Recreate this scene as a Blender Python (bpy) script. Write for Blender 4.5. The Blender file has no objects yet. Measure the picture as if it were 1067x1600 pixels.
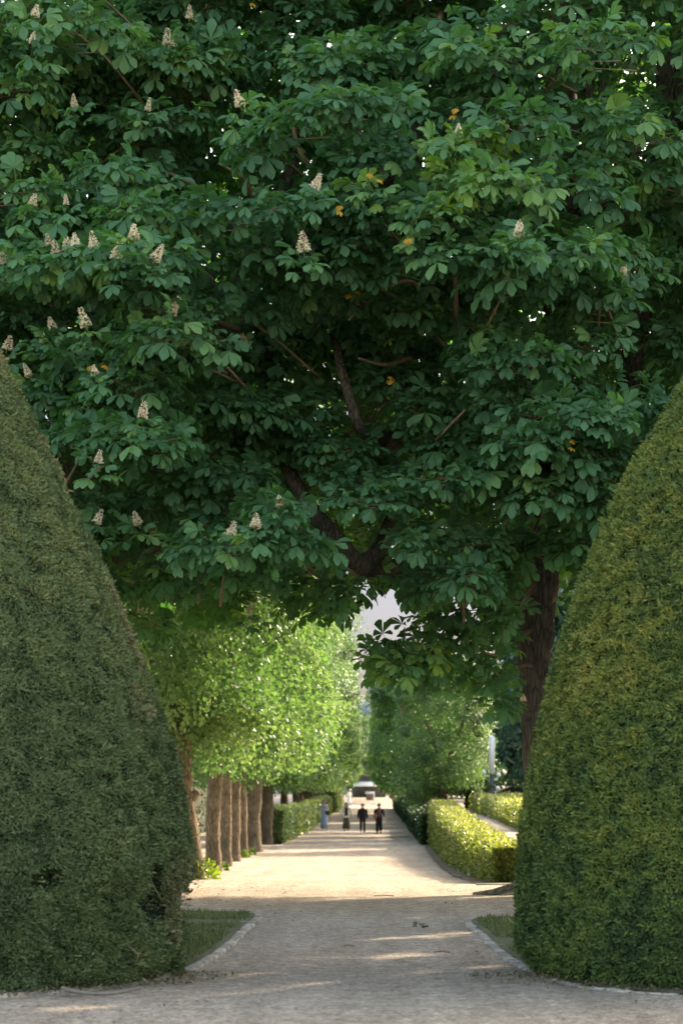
import bpy, math, random
import numpy as np
from mathutils import Vector

sc = bpy.context.scene
col = sc.collection
rng = np.random.default_rng(11)
random.seed(5)
R = math.radians

# ------------------------------------------------------------------ camera
F = 85 / 36 * 1600            # focal length in photo pixels
VX, VY, CH = 568.0, 1222.0, 1.6
cd = bpy.data.cameras.new('camera')
cam = bpy.data.objects.new('camera', cd); col.objects.link(cam)
cam.location = (0, 0, CH); cam.rotation_euler = (R(90), 0, 0)
cd.sensor_fit = 'VERTICAL'; cd.sensor_height = 36; cd.lens = 85
cd.shift_x = -(VX - 533.5) / 1600; cd.shift_y = (VY - 800) / 1600
cd.clip_start = 0.5; cd.clip_end = 4000
cd.dof.use_dof = True; cd.dof.focus_distance = 30; cd.dof.aperture_fstop = 2.9
sc.camera = cam
# ------------------------------------------------------------------ light
SUN_EL, SUN_AZ = R(29), R(43)       # azimuth from +Y (away from camera) towards +X
w = bpy.data.worlds.new('World'); sc.world = w; w.use_nodes = True
nt = w.node_tree; bg = nt.nodes['Background']
sky = nt.nodes.new('ShaderNodeTexSky'); sky.sky_type = 'NISHITA'; sky.sun_disc = False
sky.sun_elevation = SUN_EL; sky.sun_rotation = SUN_AZ; sky.air_density = 1.0; sky.dust_density = 2.2; sky.ozone_density = 1.0
_tc = nt.nodes.new('ShaderNodeTexCoord'); _sp = nt.nodes.new('ShaderNodeSeparateXYZ'); nt.links.new(_tc.outputs['Generated'], _sp.inputs[0])
_mz = nt.nodes.new('ShaderNodeMapRange'); _mz.interpolation_type = 'SMOOTHSTEP'; _my = nt.nodes.new('ShaderNodeMapRange'); _my.interpolation_type = 'SMOOTHSTEP'
for _n, _src, _a, _b, _c, _d in ((_mz, 'Z', .10, .38, 1.0, 0.0), (_my, 'Y', .1, .6, 0.0, 1.0)):   # low sky ahead multiplied darker to hold down its bright glow
    nt.links.new(_sp.outputs[_src], _n.inputs[0]); _n.inputs[1].default_value = _a; _n.inputs[2].default_value = _b; _n.inputs[3].default_value = _c; _n.inputs[4].default_value = _d
_mm = nt.nodes.new('ShaderNodeMath'); _mm.operation = 'MULTIPLY'; nt.links.new(_mz.outputs[0], _mm.inputs[0]); nt.links.new(_my.outputs[0], _mm.inputs[1])
_mx = nt.nodes.new('ShaderNodeMix'); _mx.data_type = 'RGBA'; _mx.blend_type = 'MULTIPLY'; nt.links.new(_mm.outputs[0], _mx.inputs[0]); nt.links.new(sky.outputs[0], _mx.inputs[6]); _mx.inputs[7].default_value = (.085, .100, .165, 1)
nt.links.new(_mx.outputs[2], bg.inputs[0]); bg.inputs[1].default_value = 0.15
sd = bpy.data.lights.new('sun', 'SUN'); sd.energy = 2.0; sd.angle = R(0.5); sd.color = (1, .955, .89)
so = bpy.data.objects.new('sun', sd); col.objects.link(so)
sdir = Vector((math.sin(SUN_AZ) * math.cos(SUN_EL), math.cos(SUN_AZ) * math.cos(SUN_EL), math.sin(SUN_EL)))
so.rotation_euler = sdir.to_track_quat('Z', 'Y').to_euler(); so.location = (30, 30, 60)
sc.view_settings.view_transform = 'Standard'; sc.view_settings.look = 'None'
sc.view_settings.exposure = 2.64; sc.view_settings.gamma = 1
sc.view_settings.use_white_balance = True; sc.view_settings.white_balance_temperature = 8700
sc.cycles.max_bounces = 8; sc.cycles.transmission_bounces = 6; sc.cycles.diffuse_bounces = 6
sc.cycles.use_denoising = True

# ------------------------------------------------------------------ helpers
def ss(a, b, x):
    t = np.clip((x - a) / (b - a), 0, 1); return t * t * (3 - 2 * t)
_gd = np.array([0, 30, 40, 55, 67, 92, 140, 200, 260, 400, 900.])
_gz = np.array([0, 0, -.16, -.48, -.75, -1.05, -1.3, -1.2, -.95, -.9, -.9])
_fd = np.linspace(0, 900, 901); _fz = np.interp(_fd, _gd, _gz)
_k = np.exp(-np.linspace(-2, 2, 17) ** 2); _k /= _k.sum()
_fz = np.convolve(np.pad(_fz, 8, mode='edge'), _k, 'valid')
def gpath(y): return np.interp(y, _fd, _fz)
def ground(x, y):
    x = np.asarray(x, float); y = np.asarray(y, float)
    p = gpath(y)
    xe = np.interp(y, [40, 105, 176, 260], [2.6, 3.3, 4.9, 5.7])
    t = ss(0, .8, x - xe) * ss(45, 50, y) * (1 - ss(220, 260, y))
    return p * (1 - t) + .25 * t
def depth_at(py):                    # depth of the path surface seen at photo row py
    d = np.linspace(12, 600, 6000); r = VY + F * (CH - gpath(d)) / d
    return float(np.interp(-py, -r, d))
def U(px, py, d): return np.array([(px - VX) / F * d, d, CH + (VY - py) / F * d])
def on_path(px, py):
    d = depth_at(py); return np.array([(px - VX) / F * d, d, float(gpath(d))])

def _h(i, j, k, s):
    n = (i * 374761393 + j * 668265263 + k * 2147483647 * 3 + s * 1274126177) & 0xffffffff
    n = ((n ^ (n >> 13)) * 1274126177) & 0xffffffff
    return ((n ^ (n >> 16)) & 0xffff) / 65535.0
def noise3(p, scale=1.0, seed=0):    # value noise in -1..1
    q = np.asarray(p, float) * scale; f = np.floor(q); u = q - f; i = f.astype(np.int64); u = u * u * (3 - 2 * u)
    r = 0
    for a in (0, 1):
        for b in (0, 1):
            for c in (0, 1):
                wgt = (u[..., 0] if a else 1 - u[..., 0]) * (u[..., 1] if b else 1 - u[..., 1]) * (u[..., 2] if c else 1 - u[..., 2])
                r = r + wgt * _h(i[..., 0] + a, i[..., 1] + b, i[..., 2] + c, seed)
    return r * 2 - 1
def nrm(v):
    v = np.asarray(v, float); return v / np.maximum(np.linalg.norm(v, axis=-1, keepdims=True), 1e-9)

class MB:
    def __init__(s): s.V = []; s.L = []; s.S = []; s.T = []; s.n = 0
    def add(s, verts, polys, tint=0.5):
        verts = np.asarray(verts, float).reshape(-1, 3)
        sz = np.array([len(p) for p in polys]); li = np.concatenate([np.asarray(p) for p in polys]) + s.n
        s.V.append(verts); s.L.append(li); s.S.append(sz)
        s.T.append(np.broadcast_to(np.asarray(tint, float), (len(sz),)).copy()); s.n += len(verts); return s
    def inst(s, tmpl, M, T, tint):       # M (N,3,3) columns are the frame axes times scale
        tv, polys = tmpl; tv = np.asarray(tv, float); N = len(T)
        if N == 0: return s
        v = np.einsum('nij,vj->nvi', M, tv) + T[:, None, :]
        sz = np.array([len(p) for p in polys]); li = np.concatenate([np.asarray(p) for p in polys])
        off = (np.arange(N) * len(tv))[:, None]
        s.V.append(v.reshape(-1, 3)); s.L.append((li[None] + off).ravel() + s.n); s.S.append(np.tile(sz, N))
        s.T.append(np.repeat(np.broadcast_to(np.asarray(tint, float), (N,)), len(sz))); s.n += N * len(tv); return s
    def box(s, c, h, rz=0, bev=0.0, tint=.5, top=1.0):
        a = []
        for z, k in ((-1, 1), (1 - 2 * bev / max(h[2], 1e-6), 1), (1, top - bev / max(h[0], h[1]))):
            for x, y in ((-1, -1), (1, -1), (1, 1), (-1, 1)): a.append((x * h[0] * k, y * h[1] * k, z * h[2]))
        if bev <= 0: a = a[:4] + [(x * top, y * top, h[2]) for x, y, z in a[:4]]
        a = np.array(a); cr, sr = math.cos(rz), math.sin(rz)
        a = np.stack([a[:, 0] * cr - a[:, 1] * sr, a[:, 0] * sr + a[:, 1] * cr, a[:, 2]], 1) + np.asarray(c, float)
        P = [(3, 2, 1, 0)]
        nl = len(a) // 4
        for k in range(nl - 1):
            for i in range(4): P.append((4 * k + i, 4 * k + (i + 1) % 4, 4 * k + 4 + (i + 1) % 4, 4 * k + 4 + i))
        P.append(tuple(4 * (nl - 1) + i for i in range(4)))
        return s.add(a, P, tint)
    def tube(s, pts, rad, n=8, cap=True, tint=.5, jit=0.0, sq=None):
        pts = np.asarray(pts, float); rad = np.broadcast_to(np.asarray(rad, float), (len(pts),))
        tg = nrm(np.gradient(pts, axis=0)); ref = np.array([0, 1., 0]) if abs(tg[0][1]) < .8 else np.array([1., 0, 0])
        V = []
        for k, (p, t, r) in enumerate(zip(pts, tg, rad)):
            a = nrm(ref - t * np.dot(ref, t)); b = np.cross(t, a); ref = a
            th = np.arange(n) / n * 2 * np.pi
            rr = r * (1 + jit * rng.uniform(-1, 1, n))
            ka = 1.0 if sq is None else sq
            V.append(p + (np.cos(th) * rr * ka)[:, None] * a + (np.sin(th) * rr)[:, None] * b)
        V = np.concatenate(V); P = []
        for k in range(len(pts) - 1):
            for i in range(n): P.append((k * n + i, k * n + (i + 1) % n, (k + 1) * n + (i + 1) % n, (k + 1) * n + i))
        if cap: P.append(tuple(range(n))[::-1]); P.append(tuple((len(pts) - 1) * n + i for i in range(n)))
        return s.add(V, P, tint)
    def loft(s, rings, tint=.5, n=16):   # rings: (cx,cy,cz,rx,ry)
        V = []; th = np.arange(n) / n * 2 * np.pi
        for cx, cy, cz, rx, ry in rings: V.append(np.stack([cx + rx * np.cos(th), cy + ry * np.sin(th), np.full(n, cz)], 1))
        P = []
        for k in range(len(rings) - 1):
            for i in range(n): P.append((k * n + i, k * n + (i + 1) % n, (k + 1) * n + (i + 1) % n, (k + 1) * n + i))
        P.append(tuple(range(n))[::-1]); P.append(tuple((len(rings) - 1) * n + i for i in range(n)))
        return s.add(np.concatenate(V), P, tint)
    def ball(s, c, r, n=10, tint=.5):
        r = np.broadcast_to(np.asarray(r, float), (3,)); rg = []
        for k in range(n // 2 + 2):
            a = -math.pi / 2 + math.pi * (k + .02) / (n // 2 + 1.04); rg.append((c[0], c[1], c[2] + r[2] * math.sin(a), r[0] * math.cos(a), r[1] * math.cos(a)))
        return s.loft(rg, tint, n)
    def mesh(s, name, mat, smooth=False, mat2=None):
        V = np.concatenate(s.V); L = np.concatenate(s.L); S = np.concatenate(s.S); T = np.concatenate(s.T)
        m = bpy.data.meshes.new(name)
        m.vertices.add(len(V)); m.vertices.foreach_set('co', V.astype(np.float32).ravel())
        m.loops.add(len(L)); m.loops.foreach_set('vertex_index', L.astype(np.int32))
        m.polygons.add(len(S)); st = np.concatenate([[0], np.cumsum(S)[:-1]])
        m.polygons.foreach_set('loop_start', st.astype(np.int32))
        m.update(calc_edges=True)
        at = m.attributes.new('tint', 'FLOAT', 'FACE'); at.data.foreach_set('value', T.astype(np.float32))
        m.materials.append(mat)
        if mat2 is not None: m.materials.append(mat2); m.polygons.foreach_set('material_index', (T < -.5).astype(np.int32))
        if smooth: m.polygons.foreach_set('use_smooth', np.ones(len(S), bool))
        return m
    def build(s, name, mat, parent=None, smooth=False, mat2=None):
        return link(name, s.mesh(name, mat, smooth, mat2), parent)
def link(name, mesh, parent=None, loc=None):
    o = bpy.data.objects.new(name, mesh); col.objects.link(o)
    if parent is not None:
        o.parent = parent
    if loc is not None: o.location = loc
    return o
def tag(o, label=None, cat=None, group=None, kind=None):
    if label: o['label'] = label
    if cat: o['category'] = cat
    if group: o['group'] = group
    if kind: o['kind'] = kind
    return o
def thing(name, label, cat, loc=(0, 0, 0), group=None, rz=0):
    o = link(name, None); o.location = [float(v) for v in loc]; o.rotation_euler = (0, 0, rz); o.empty_display_size = .3
    return tag(o, label, cat, group)
def rel(o, P): return np.asarray(P, float) - np.array(o.location)   # world -> local of an unrotated thing
def spline(P, n=8):
    P = np.asarray(P, float)
    if len(P) < 3: return np.array([P[0] + (P[-1] - P[0]) * t for t in np.linspace(0, 1, n)])
    Q = np.vstack([2 * P[0] - P[1], P, 2 * P[-1] - P[-2]]); out = []
    for i in range(1, len(Q) - 2):
        for t in np.linspace(0, 1, n, endpoint=False):
            a, b, c, d = Q[i - 1], Q[i], Q[i + 1], Q[i + 2]
            out.append(.5 * (2 * b + (c - a) * t + (2 * a - 5 * b + 4 * c - d) * t * t + (3 * b - a - 3 * c + d) * t ** 3))
    out.append(P[-1]); return np.array(out)

# ------------------------------------------------------------------ materials
def newmat(name):
    m = bpy.data.materials.new(name); m.use_nodes = True
    return m, m.node_tree, m.node_tree.nodes['Principled BSDF']
def ramp(t, stops, interp='LINEAR'):
    r = t.nodes.new('ShaderNodeValToRGB'); e = r.color_ramp.elements; r.color_ramp.interpolation = interp
    while len(e) < len(stops): e.new(.5)
    for k, (p, c) in zip(e, stops): k.position = p; k.color = (*c, 1)
    return r
def noise_node(t, scale, detail=4, rough=.6, vec=None, coord='Object'):
    n = t.nodes.new('ShaderNodeTexNoise'); n.inputs['Scale'].default_value = scale; n.inputs['Detail'].default_value = detail; n.inputs['Roughness'].default_value = rough
    if vec is None:
        c = t.nodes.new('ShaderNodeTexCoord'); vec = c.outputs[coord]
    t.links.new(vec, n.inputs['Vector']); return n
def bump(t, b, h, strength, dist):
    n = t.nodes.new('ShaderNodeBump'); n.inputs['Strength'].default_value = strength; n.inputs['Distance'].default_value = dist
    t.links.new(h, n.inputs['Height']); t.links.new(n.outputs[0], b.inputs['Normal']); return n
def mix(t, a, b, f, mode='MIX'):
    n = t.nodes.new('ShaderNodeMix'); n.data_type = 'RGBA'; n.blend_type = mode
    for k, v in ((0, f), (6, a), (7, b)):
        if isinstance(v, (int, float)): n.inputs[k].default_value = v
        elif isinstance(v, tuple): n.inputs[k].default_value = (*v, 1)
        else: t.links.new(v, n.inputs[k])
    return n.outputs[2]
def leaf_mat(name, stops, trans=.35, tcol=(1.15, 1.3, .55), rough=.45, spec=.35, vary=0.0):
    m, t, b = newmat(name)
    a = t.nodes.new('ShaderNodeAttribute'); a.attribute_name = 'tint'
    r = ramp(t, stops); t.links.new(a.outputs['Fac'], r.inputs[0]); c = r.outputs[0]
    if vary > 0:
        n = noise_node(t, vary, 2); r2 = ramp(t, [(.3, (.7, .75, .8)), (.7, (1.25, 1.15, 1.0))]); t.links.new(n.outputs[0], r2.inputs[0])
        c = mix(t, c, r2.outputs[0], 1.0, 'MULTIPLY')
    t.links.new(c, b.inputs['Base Color']); b.inputs['Roughness'].default_value = rough
    b.inputs['Specular IOR Level'].default_value = spec
    if trans > 0:
        tr = t.nodes.new('ShaderNodeBsdfTranslucent'); tc = mix(t, c, tcol, 1.0, 'MULTIPLY'); t.links.new(tc, tr.inputs[0])
        ms = t.nodes.new('ShaderNodeMixShader'); ms.inputs[0].default_value = trans
        t.links.new(b.outputs[0], ms.inputs[1]); t.links.new(tr.outputs[0], ms.inputs[2])
        t.links.new(ms.outputs[0], t.nodes['Material Output'].inputs[0])
    return m
def bark_mat(name, dark, light, scale=3.0):
    m, t, b = newmat(name)
    c = t.nodes.new('ShaderNodeTexCoord'); mp = t.nodes.new('ShaderNodeMapping'); mp.inputs['Scale'].default_value = (1, 1, .22)
    t.links.new(c.outputs['Object'], mp.inputs[0])
    n = noise_node(t, scale * 6, 6, .7, mp.outputs[0]); n2 = noise_node(t, scale * .7, 3, .6, c.outputs['Object'])
    v = t.nodes.new('ShaderNodeTexVoronoi'); v.feature = 'DISTANCE_TO_EDGE'; v.inputs['Scale'].default_value = scale * 6; t.links.new(mp.outputs[0], v.inputs['Vector'])
    r = ramp(t, [(.25, dark), (.75, light)]); t.links.new(n.outputs[0], r.inputs[0])
    r2 = ramp(t, [(.35, (.65, .68, .62)), (.65, (1.2, 1.12, 1.05))]); t.links.new(n2.outputs[0], r2.inputs[0])
    c1 = mix(t, r.outputs[0], r2.outputs[0], 1.0, 'MULTIPLY')
    rv = ramp(t, [(0, (.45, .45, .45)), (.12, (1, 1, 1))]); t.links.new(v.outputs[0], rv.inputs[0])
    t.links.new(mix(t, c1, rv.outputs[0], .8, 'MULTIPLY'), b.inputs['Base Color']); b.inputs['Roughness'].default_value = .95
    b.inputs['Specular IOR Level'].default_value = .1
    ad = t.nodes.new('ShaderNodeMath'); ad.operation = 'ADD'; t.links.new(n.outputs[0], ad.inputs[0]); t.links.new(rv.outputs[0], ad.inputs[1])
    bump(t, b, ad.outputs[0], .9, .03); return m
def plain(name, colr, rough=.8, vary=.25, scale=8, metal=0.0, coord='Object'):
    m, t, b = newmat(name); n = noise_node(t, scale, 4, coord=coord)
    lo = tuple(x * (1 - vary) for x in colr); hi = tuple(min(1, x * (1 + vary)) for x in colr)
    r = ramp(t, [(.3, lo), (.7, hi)]); t.links.new(n.outputs[0], r.inputs[0]); t.links.new(r.outputs[0], b.inputs['Base Color'])
    b.inputs['Roughness'].default_value = rough; b.inputs['Metallic'].default_value = metal; b.inputs['Specular IOR Level'].default_value = .3; return m
M = {}
M['chestnut'] = leaf_mat('chestnut_leaf', [(0, (.036, .106, .052)), (.5, (.074, .188, .092)), (.86, (.145, .265, .092)), (.965, (.18, .28, .06)), (.985, (.44, .23, .03)), (1, (.48, .26, .03))], .42, (1.3, 1.6, .5), .55, .28)
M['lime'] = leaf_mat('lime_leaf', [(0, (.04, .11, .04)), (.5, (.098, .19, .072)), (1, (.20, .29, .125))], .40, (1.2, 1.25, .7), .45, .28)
M['lime_dark'] = leaf_mat('shade_tinted_lime_leaf', [(0, (.032, .095, .036)), (.5, (.068, .165, .056)), (1, (.13, .23, .075))], .35, (1.3, 1.4, .6), .4, .45)  # lime leaf again, darkened: shade of the dim rows put into the colour
M['bluegreen'] = leaf_mat('bluish_leaf', [(0, (.02, .06, .04)), (1, (.05, .12, .07))], .2)
M['yew_left'] = leaf_mat('yew_left', [(0, (.054, .078, .040)), (.45, (.105, .148, .066)), (.74, (.165, .185, .072)), (.80, (.20, .165, .10)), (1, (.25, .20, .12))], .12, rough=.7, spec=.12)
M['yew_right'] = leaf_mat('yew_right', [(0, (.030, .060, .028)), (.4, (.075, .125, .036)), (.75, (.165, .19, .042)), (1, (.33, .265, .075))], .12, rough=.65, spec=.15)
M['yew_core'] = plain('yew_core', (.010, .015, .008), .95, .5, 25)  # near black: shade of the gaps between sprigs put into the colour
M['hedge_yellow'] = leaf_mat('hedge_yellow', [(0, (.05, .09, .022)), (.5, (.17, .20, .05)), (1, (.46, .42, .20))], .35, rough=.45)
M['hedge_green'] = leaf_mat('hedge_green', [(0, (.05, .11, .03)), (.5, (.19, .26, .10)), (1, (.46, .50, .28))], .3, rough=.35, spec=.6)  # paled stops stand for sunlight that misses the left hedge
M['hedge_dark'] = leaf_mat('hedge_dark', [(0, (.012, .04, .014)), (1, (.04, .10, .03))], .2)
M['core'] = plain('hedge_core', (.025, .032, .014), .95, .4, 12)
M['sprout'] = leaf_mat('sprout_leaf', [(0, (.07, .14, .03)), (1, (.25, .32, .06))], .35)
M['grass'] = leaf_mat('grass_blade', [(0, (.04, .07, .018)), (.6, (.075, .10, .03)), (1, (.16, .13, .06))], .25, rough=.6)
M['bark_lime'] = bark_mat('lime_bark', (.085, .062, .044), (.27, .205, .15), 3.0)
M['bark_chestnut'] = bark_mat('chestnut_bark', (.040, .038, .036), (.122, .114, .106), 2.4)
M['bark_limb'] = bark_mat('limb_bark', (.050, .043, .036), (.165, .142, .115), 3.2)
M['bark_root'] = bark_mat('root_bark', (.10, .082, .062), (.33, .28, .22), 4.0)
M['twig'] = plain('twig_bark', (.19, .135, .085), .85, .35, 9)
M['petal'] = leaf_mat('chestnut_petal', [(0, (.72, .64, .47)), (.6, (.88, .82, .66)), (1, (.80, .56, .42))], .3, (1, .95, .85), .6, .2)
M['stalk'] = plain('flower_stalk', (.16, .20, .06), .7)
M['stone'] = plain('kerb_granite', (.25, .23, .20), .85, .4, 14)
_t = M['stone'].node_tree; _oi = _t.nodes.new('ShaderNodeObjectInfo'); _r = ramp(_t, [(0, (.72, .72, .74)), (.5, (1, .98, .95)), (1, (1.25, 1.2, 1.12))]); _t.links.new(_oi.outputs['Random'], _r.inputs[0])
_b = _t.nodes['Principled BSDF']; _src = _b.inputs['Base Color'].links[0].from_socket; _t.links.new(mix(_t, _src, _r.outputs[0], 1.0, 'MULTIPLY'), _b.inputs['Base Color'])
M['skin'] = plain('skin', (.50, .30, .21), .6, .06)
M['white_paint'] = plain('white_paint', (.74, .73, .72), .5, .04)
M['dark_metal'] = plain('dark_metal', (.06, .07, .06), .5, .2)

def gravel_mat():
    m, t, b = newmat('gravel')
    c = t.nodes.new('ShaderNodeTexCoord'); o = c.outputs['Object']
    big = noise_node(t, .22, 5, .6, o); mid = noise_node(t, 4.5, 7, .8, o); fine = noise_node(t, 42, 4, .75, o)
    v = t.nodes.new('ShaderNodeTexVoronoi'); v.inputs['Scale'].default_value = 34; t.links.new(o, v.inputs['Vector'])
    v2 = t.nodes.new('ShaderNodeTexVoronoi'); v2.inputs['Scale'].default_value = 9; t.links.new(o, v2.inputs['Vector'])
    r = ramp(t, [(.32, (.30, .245, .20)), (.52, (.485, .415, .35)), (.68, (.635, .55, .47))]); t.links.new(fine.outputs[0], r.inputs[0])
    rb = ramp(t, [(.35, (.86, .85, .83)), (.65, (1.08, 1.07, 1.05))]); t.links.new(big.outputs[0], rb.inputs[0])
    rm = ramp(t, [(.36, (.74, .73, .71)), (.62, (1.12, 1.12, 1.12))]); t.links.new(mid.outputs[0], rm.inputs[0])
    rv = ramp(t, [(0, (.62, .6, .58)), (.5, (1, 1, 1)), (1, (1.35, 1.32, 1.28))]); t.links.new(v.outputs['Color'], rv.inputs[0])
    rp = ramp(t, [(0, (.55, .52, .48)), (.11, (.62, .58, .54)), (.16, (1, 1, 1))]); t.links.new(v2.outputs['Distance'], rp.inputs[0])
    mp = t.nodes.new('ShaderNodeMapping'); mp.inputs['Scale'].default_value = (1.6, .09, 1); t.links.new(o, mp.inputs[0]); rut = noise_node(t, 1.5, 3, .5, mp.outputs[0])
    rr_ = ramp(t, [(.36, (.86, .85, .83)), (.6, (1.06, 1.06, 1.06))]); t.links.new(rut.outputs[0], rr_.inputs[0]); foot = noise_node(t, 7.5, 2, .5, o)
    rf_ = ramp(t, [(.34, (.82, .81, .79)), (.5, (1.02, 1.02, 1.02))]); t.links.new(foot.outputs[0], rf_.inputs[0])
    g12 = noise_node(t, 13, 5, .75, o); rg_ = ramp(t, [(.36, (.70, .69, .67)), (.5, (1, 1, 1)), (.66, (1.2, 1.2, 1.2))]); t.links.new(g12.outputs[0], rg_.inputs[0])
    x = mix(t, r.outputs[0], rb.outputs[0], 1.0, 'MULTIPLY'); x = mix(t, x, rg_.outputs[0], 1.0, 'MULTIPLY'); x = mix(t, x, rr_.outputs[0], .8, 'MULTIPLY'); x = mix(t, x, rf_.outputs[0], .75, 'MULTIPLY'); x = mix(t, x, rm.outputs[0], 1.0, 'MULTIPLY'); x = mix(t, x, rv.outputs[0], .9, 'MULTIPLY'); x = mix(t, x, rp.outputs[0], .75, 'MULTIPLY')
    t.links.new(x, b.inputs['Base Color']); b.inputs['Roughness'].default_value = .95; b.inputs['Specular IOR Level'].default_value = .15
    ad = t.nodes.new('ShaderNodeMath'); ad.operation = 'ADD'; t.links.new(fine.outputs[0], ad.inputs[0])
    ml = t.nodes.new('ShaderNodeMath'); ml.operation = 'MULTIPLY_ADD'; t.links.new(mid.outputs[0], ml.inputs[0]); ml.inputs[1].default_value = 1.6; t.links.new(ad.outputs[0], ml.inputs[2])
    t.links.new(v.outputs['Distance'], ad.inputs[1]); bump(t, b, ml.outputs[0], 1.0, .035)
    return m
M['gravel'] = gravel_mat()
def soil_mat(name, a, b_):
    m, t, b = newmat(name); n = noise_node(t, 9, 6, .7); n2 = noise_node(t, 1.1, 4)
    r = ramp(t, [(.3, a), (.7, b_)]); t.links.new(n.outputs[0], r.inputs[0])
    r2 = ramp(t, [(.35, (.7, .75, .65)), (.65, (1.2, 1.15, 1.1))]); t.links.new(n2.outputs[0], r2.inputs[0])
    t.links.new(mix(t, r.outputs[0], r2.outputs[0], 1.0, 'MULTIPLY'), b.inputs['Base Color']); b.inputs['Roughness'].default_value = 1
    bump(t, b, n.outputs[0], .8, .03); return m
M['lawn'] = soil_mat('lawn_soil', (.04, .052, .022), (.09, .09, .045))
M['soil'] = soil_mat('hedge_soil', (.07, .05, .035), (.16, .12, .085))

# ------------------------------------------------------------------ ground
def grid(xs, ys, zf, name, mat, kind='structure', label=None):
    X, Y = np.meshgrid(xs, ys); Z = zf(X, Y); nx = len(xs); ny = len(ys)
    i = (np.arange(ny - 1)[:, None] * nx + np.arange(nx - 1)[None]).ravel()
    P = np.stack([i, i + 1, i + nx + 1, i + nx], 1)
    mb = MB(); mb.V = [np.stack([X, Y, Z], -1).reshape(-1, 3)]; mb.L = [P.ravel()]; mb.S = [np.full(len(P), 4)]; mb.T = [np.full(len(P), .5)]; mb.n = nx * ny
    o = mb.build(name, mat, smooth=True); tag(o, label, None, None, kind); return o
xs = np.unique(np.concatenate([np.linspace(-900, -30, 20), np.linspace(-30, -8, 30), np.linspace(-8, 8, 150), np.linspace(8, 30, 30), np.linspace(30, 900, 20)]))
ys = np.unique(np.concatenate([np.linspace(-60, 12, 12), np.linspace(12, 60, 250), np.linspace(60, 300, 240), np.linspace(300, 2500, 40)]))
def gz(X, Y):
    P = np.stack([X, Y, 0 * X], -1)
    return ground(X, Y) + .012 * noise3(P, .9, 3) * (Y < 120) + .006 * noise3(P, 2.5, 4) * (Y < 60)
grid(xs, ys, gz, 'gravel_ground', M['gravel'], label='pale sandy gravel path and ground of the garden avenue')

# ------------------------------------------------------------------ leaf templates
def leaflet(L, W, ang, pitch, off, roll=0.0, full=True):
    k = [(0, 0), (.42, .30), (.74, .5), (1, 0)]
    f = np.array([math.sin(ang) * math.cos(pitch), math.cos(ang) * math.cos(pitch), math.sin(pitch)])
    s = nrm(np.cross(f, [0, 0, 1.])); u = np.cross(s, f)
    s = s * math.cos(roll) + u * math.sin(roll); u = np.cross(s, f)
    pt = lambda a, x, z: off + f * a * L + s * x * W * L + u * z * L
    if full:
        v = [pt(0, 0, 0), pt(.42, 0, .02), pt(.76, 0, -.02), pt(1, 0, -.13), pt(.42, -.30, .08), pt(.74, -.5, .05), pt(.42, .30, .08), pt(.74, .5, .05), pt(.92, -.26, -.05), pt(.92, .26, -.05)]
        p = [(0, 1, 4), (4, 1, 2, 5), (5, 2, 3, 8), (0, 6, 1), (6, 7, 2, 1), (7, 9, 3, 2)]
    else:
        v = [pt(0, 0, 0), pt(1, 0, -.1), pt(.66, -.48, .06), pt(.66, .48, .06)]; p = [(0, 1, 2), (0, 3, 1)]
    return v, p
def compound(seed, full=True):
    r = random.Random(seed); V = []; P = []
    pl = r.uniform(.5, .9); off = np.array([0, pl, 0.])
    if full:
        V += [(-.014, 0, 0), (.014, 0, 0), (.014, pl, 0), (-.014, pl, 0)]; P.append((0, 1, 2, 3))
    n = r.choice([5, 5, 7]) if full else 5
    A = [-112, -74, -37, 0, 37, 74, 112] if n == 7 else [-98, -48, 0, 48, 98]
    Ls = [.5, .78, .95, 1, .95, .78, .5] if n == 7 else [.62, .9, 1, .9, .62]
    dr = r.uniform(22, 48)
    for a, l in zip(A, Ls):
        v, p = leaflet(l * r.uniform(.9, 1.08), .50 if full else .55, R(a + r.uniform(-7, 7)), R(-dr + r.uniform(-10, 10)), off, r.uniform(-.25, .25), full)
        b = len(V); V += [tuple(x) for x in v]; P += [tuple(i + b for i in q) for q in p]
    return V, P
CF = [compound(i) for i in range(8)]; CS = [compound(50 + i, False) for i in range(4)]

def frames(fwd, up):
    f = nrm(fwd); x = nrm(np.cross(f, up)); z = np.cross(x, f)
    return np.stack([x, f, z], -1)
# where the leaves part and show a limb behind them (photo pixels)
LIMB_GAPS = [([(440, 740), (480, 788), (528, 845), (566, 884), (600, 850)], 29, 32.6), ([(536, 590), (549, 635), (562, 668), (604, 690)], 29, 32.3), ([(868, 480), (886, 330), (884, 200)], 18, 37), ([(985, 610), (1005, 480)], 24, 37), ([(1038, 200), (1040, 60)], 22, 37),
             ([(285, 280), (345, 315)], 22, 31.4), ([(340, 255), (395, 305)], 22, 31), ([(440, 145), (455, 185), (500, 270)], 24, 31.3), ([(650, 210), (652, 290)], 18, 32.5), ([(608, 260), (612, 310)], 16, 34), ([(640, 425), (600, 350)], 18, 31.2), ([(735, 420), (720, 330)], 16, 35.6), ([(310, 425), (352, 478)], 20, 31.2), ([(660, 890), (590, 888)], 22, 32)]
SUN_SPOTS = []
for _px, _py, _r in ((470, 1548, .62), (640, 1466, .5), (690, 1462, .5), (612, 1490, .45), (652, 1497, .38), (350, 1526, .42), (395, 1523, .4), (790, 1512, .5), (560, 1530, .34), (715, 1518, .42), (575, 1455, .34), (300, 1560, .5), (740, 1452, .4), (500, 1500, .3), (860, 1575, .6), (120, 1580, .5)):
    _d = depth_at(_py); SUN_SPOTS.append(((_px - VX) / F * _d, _d, float(gpath(_d)), _r))
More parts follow.
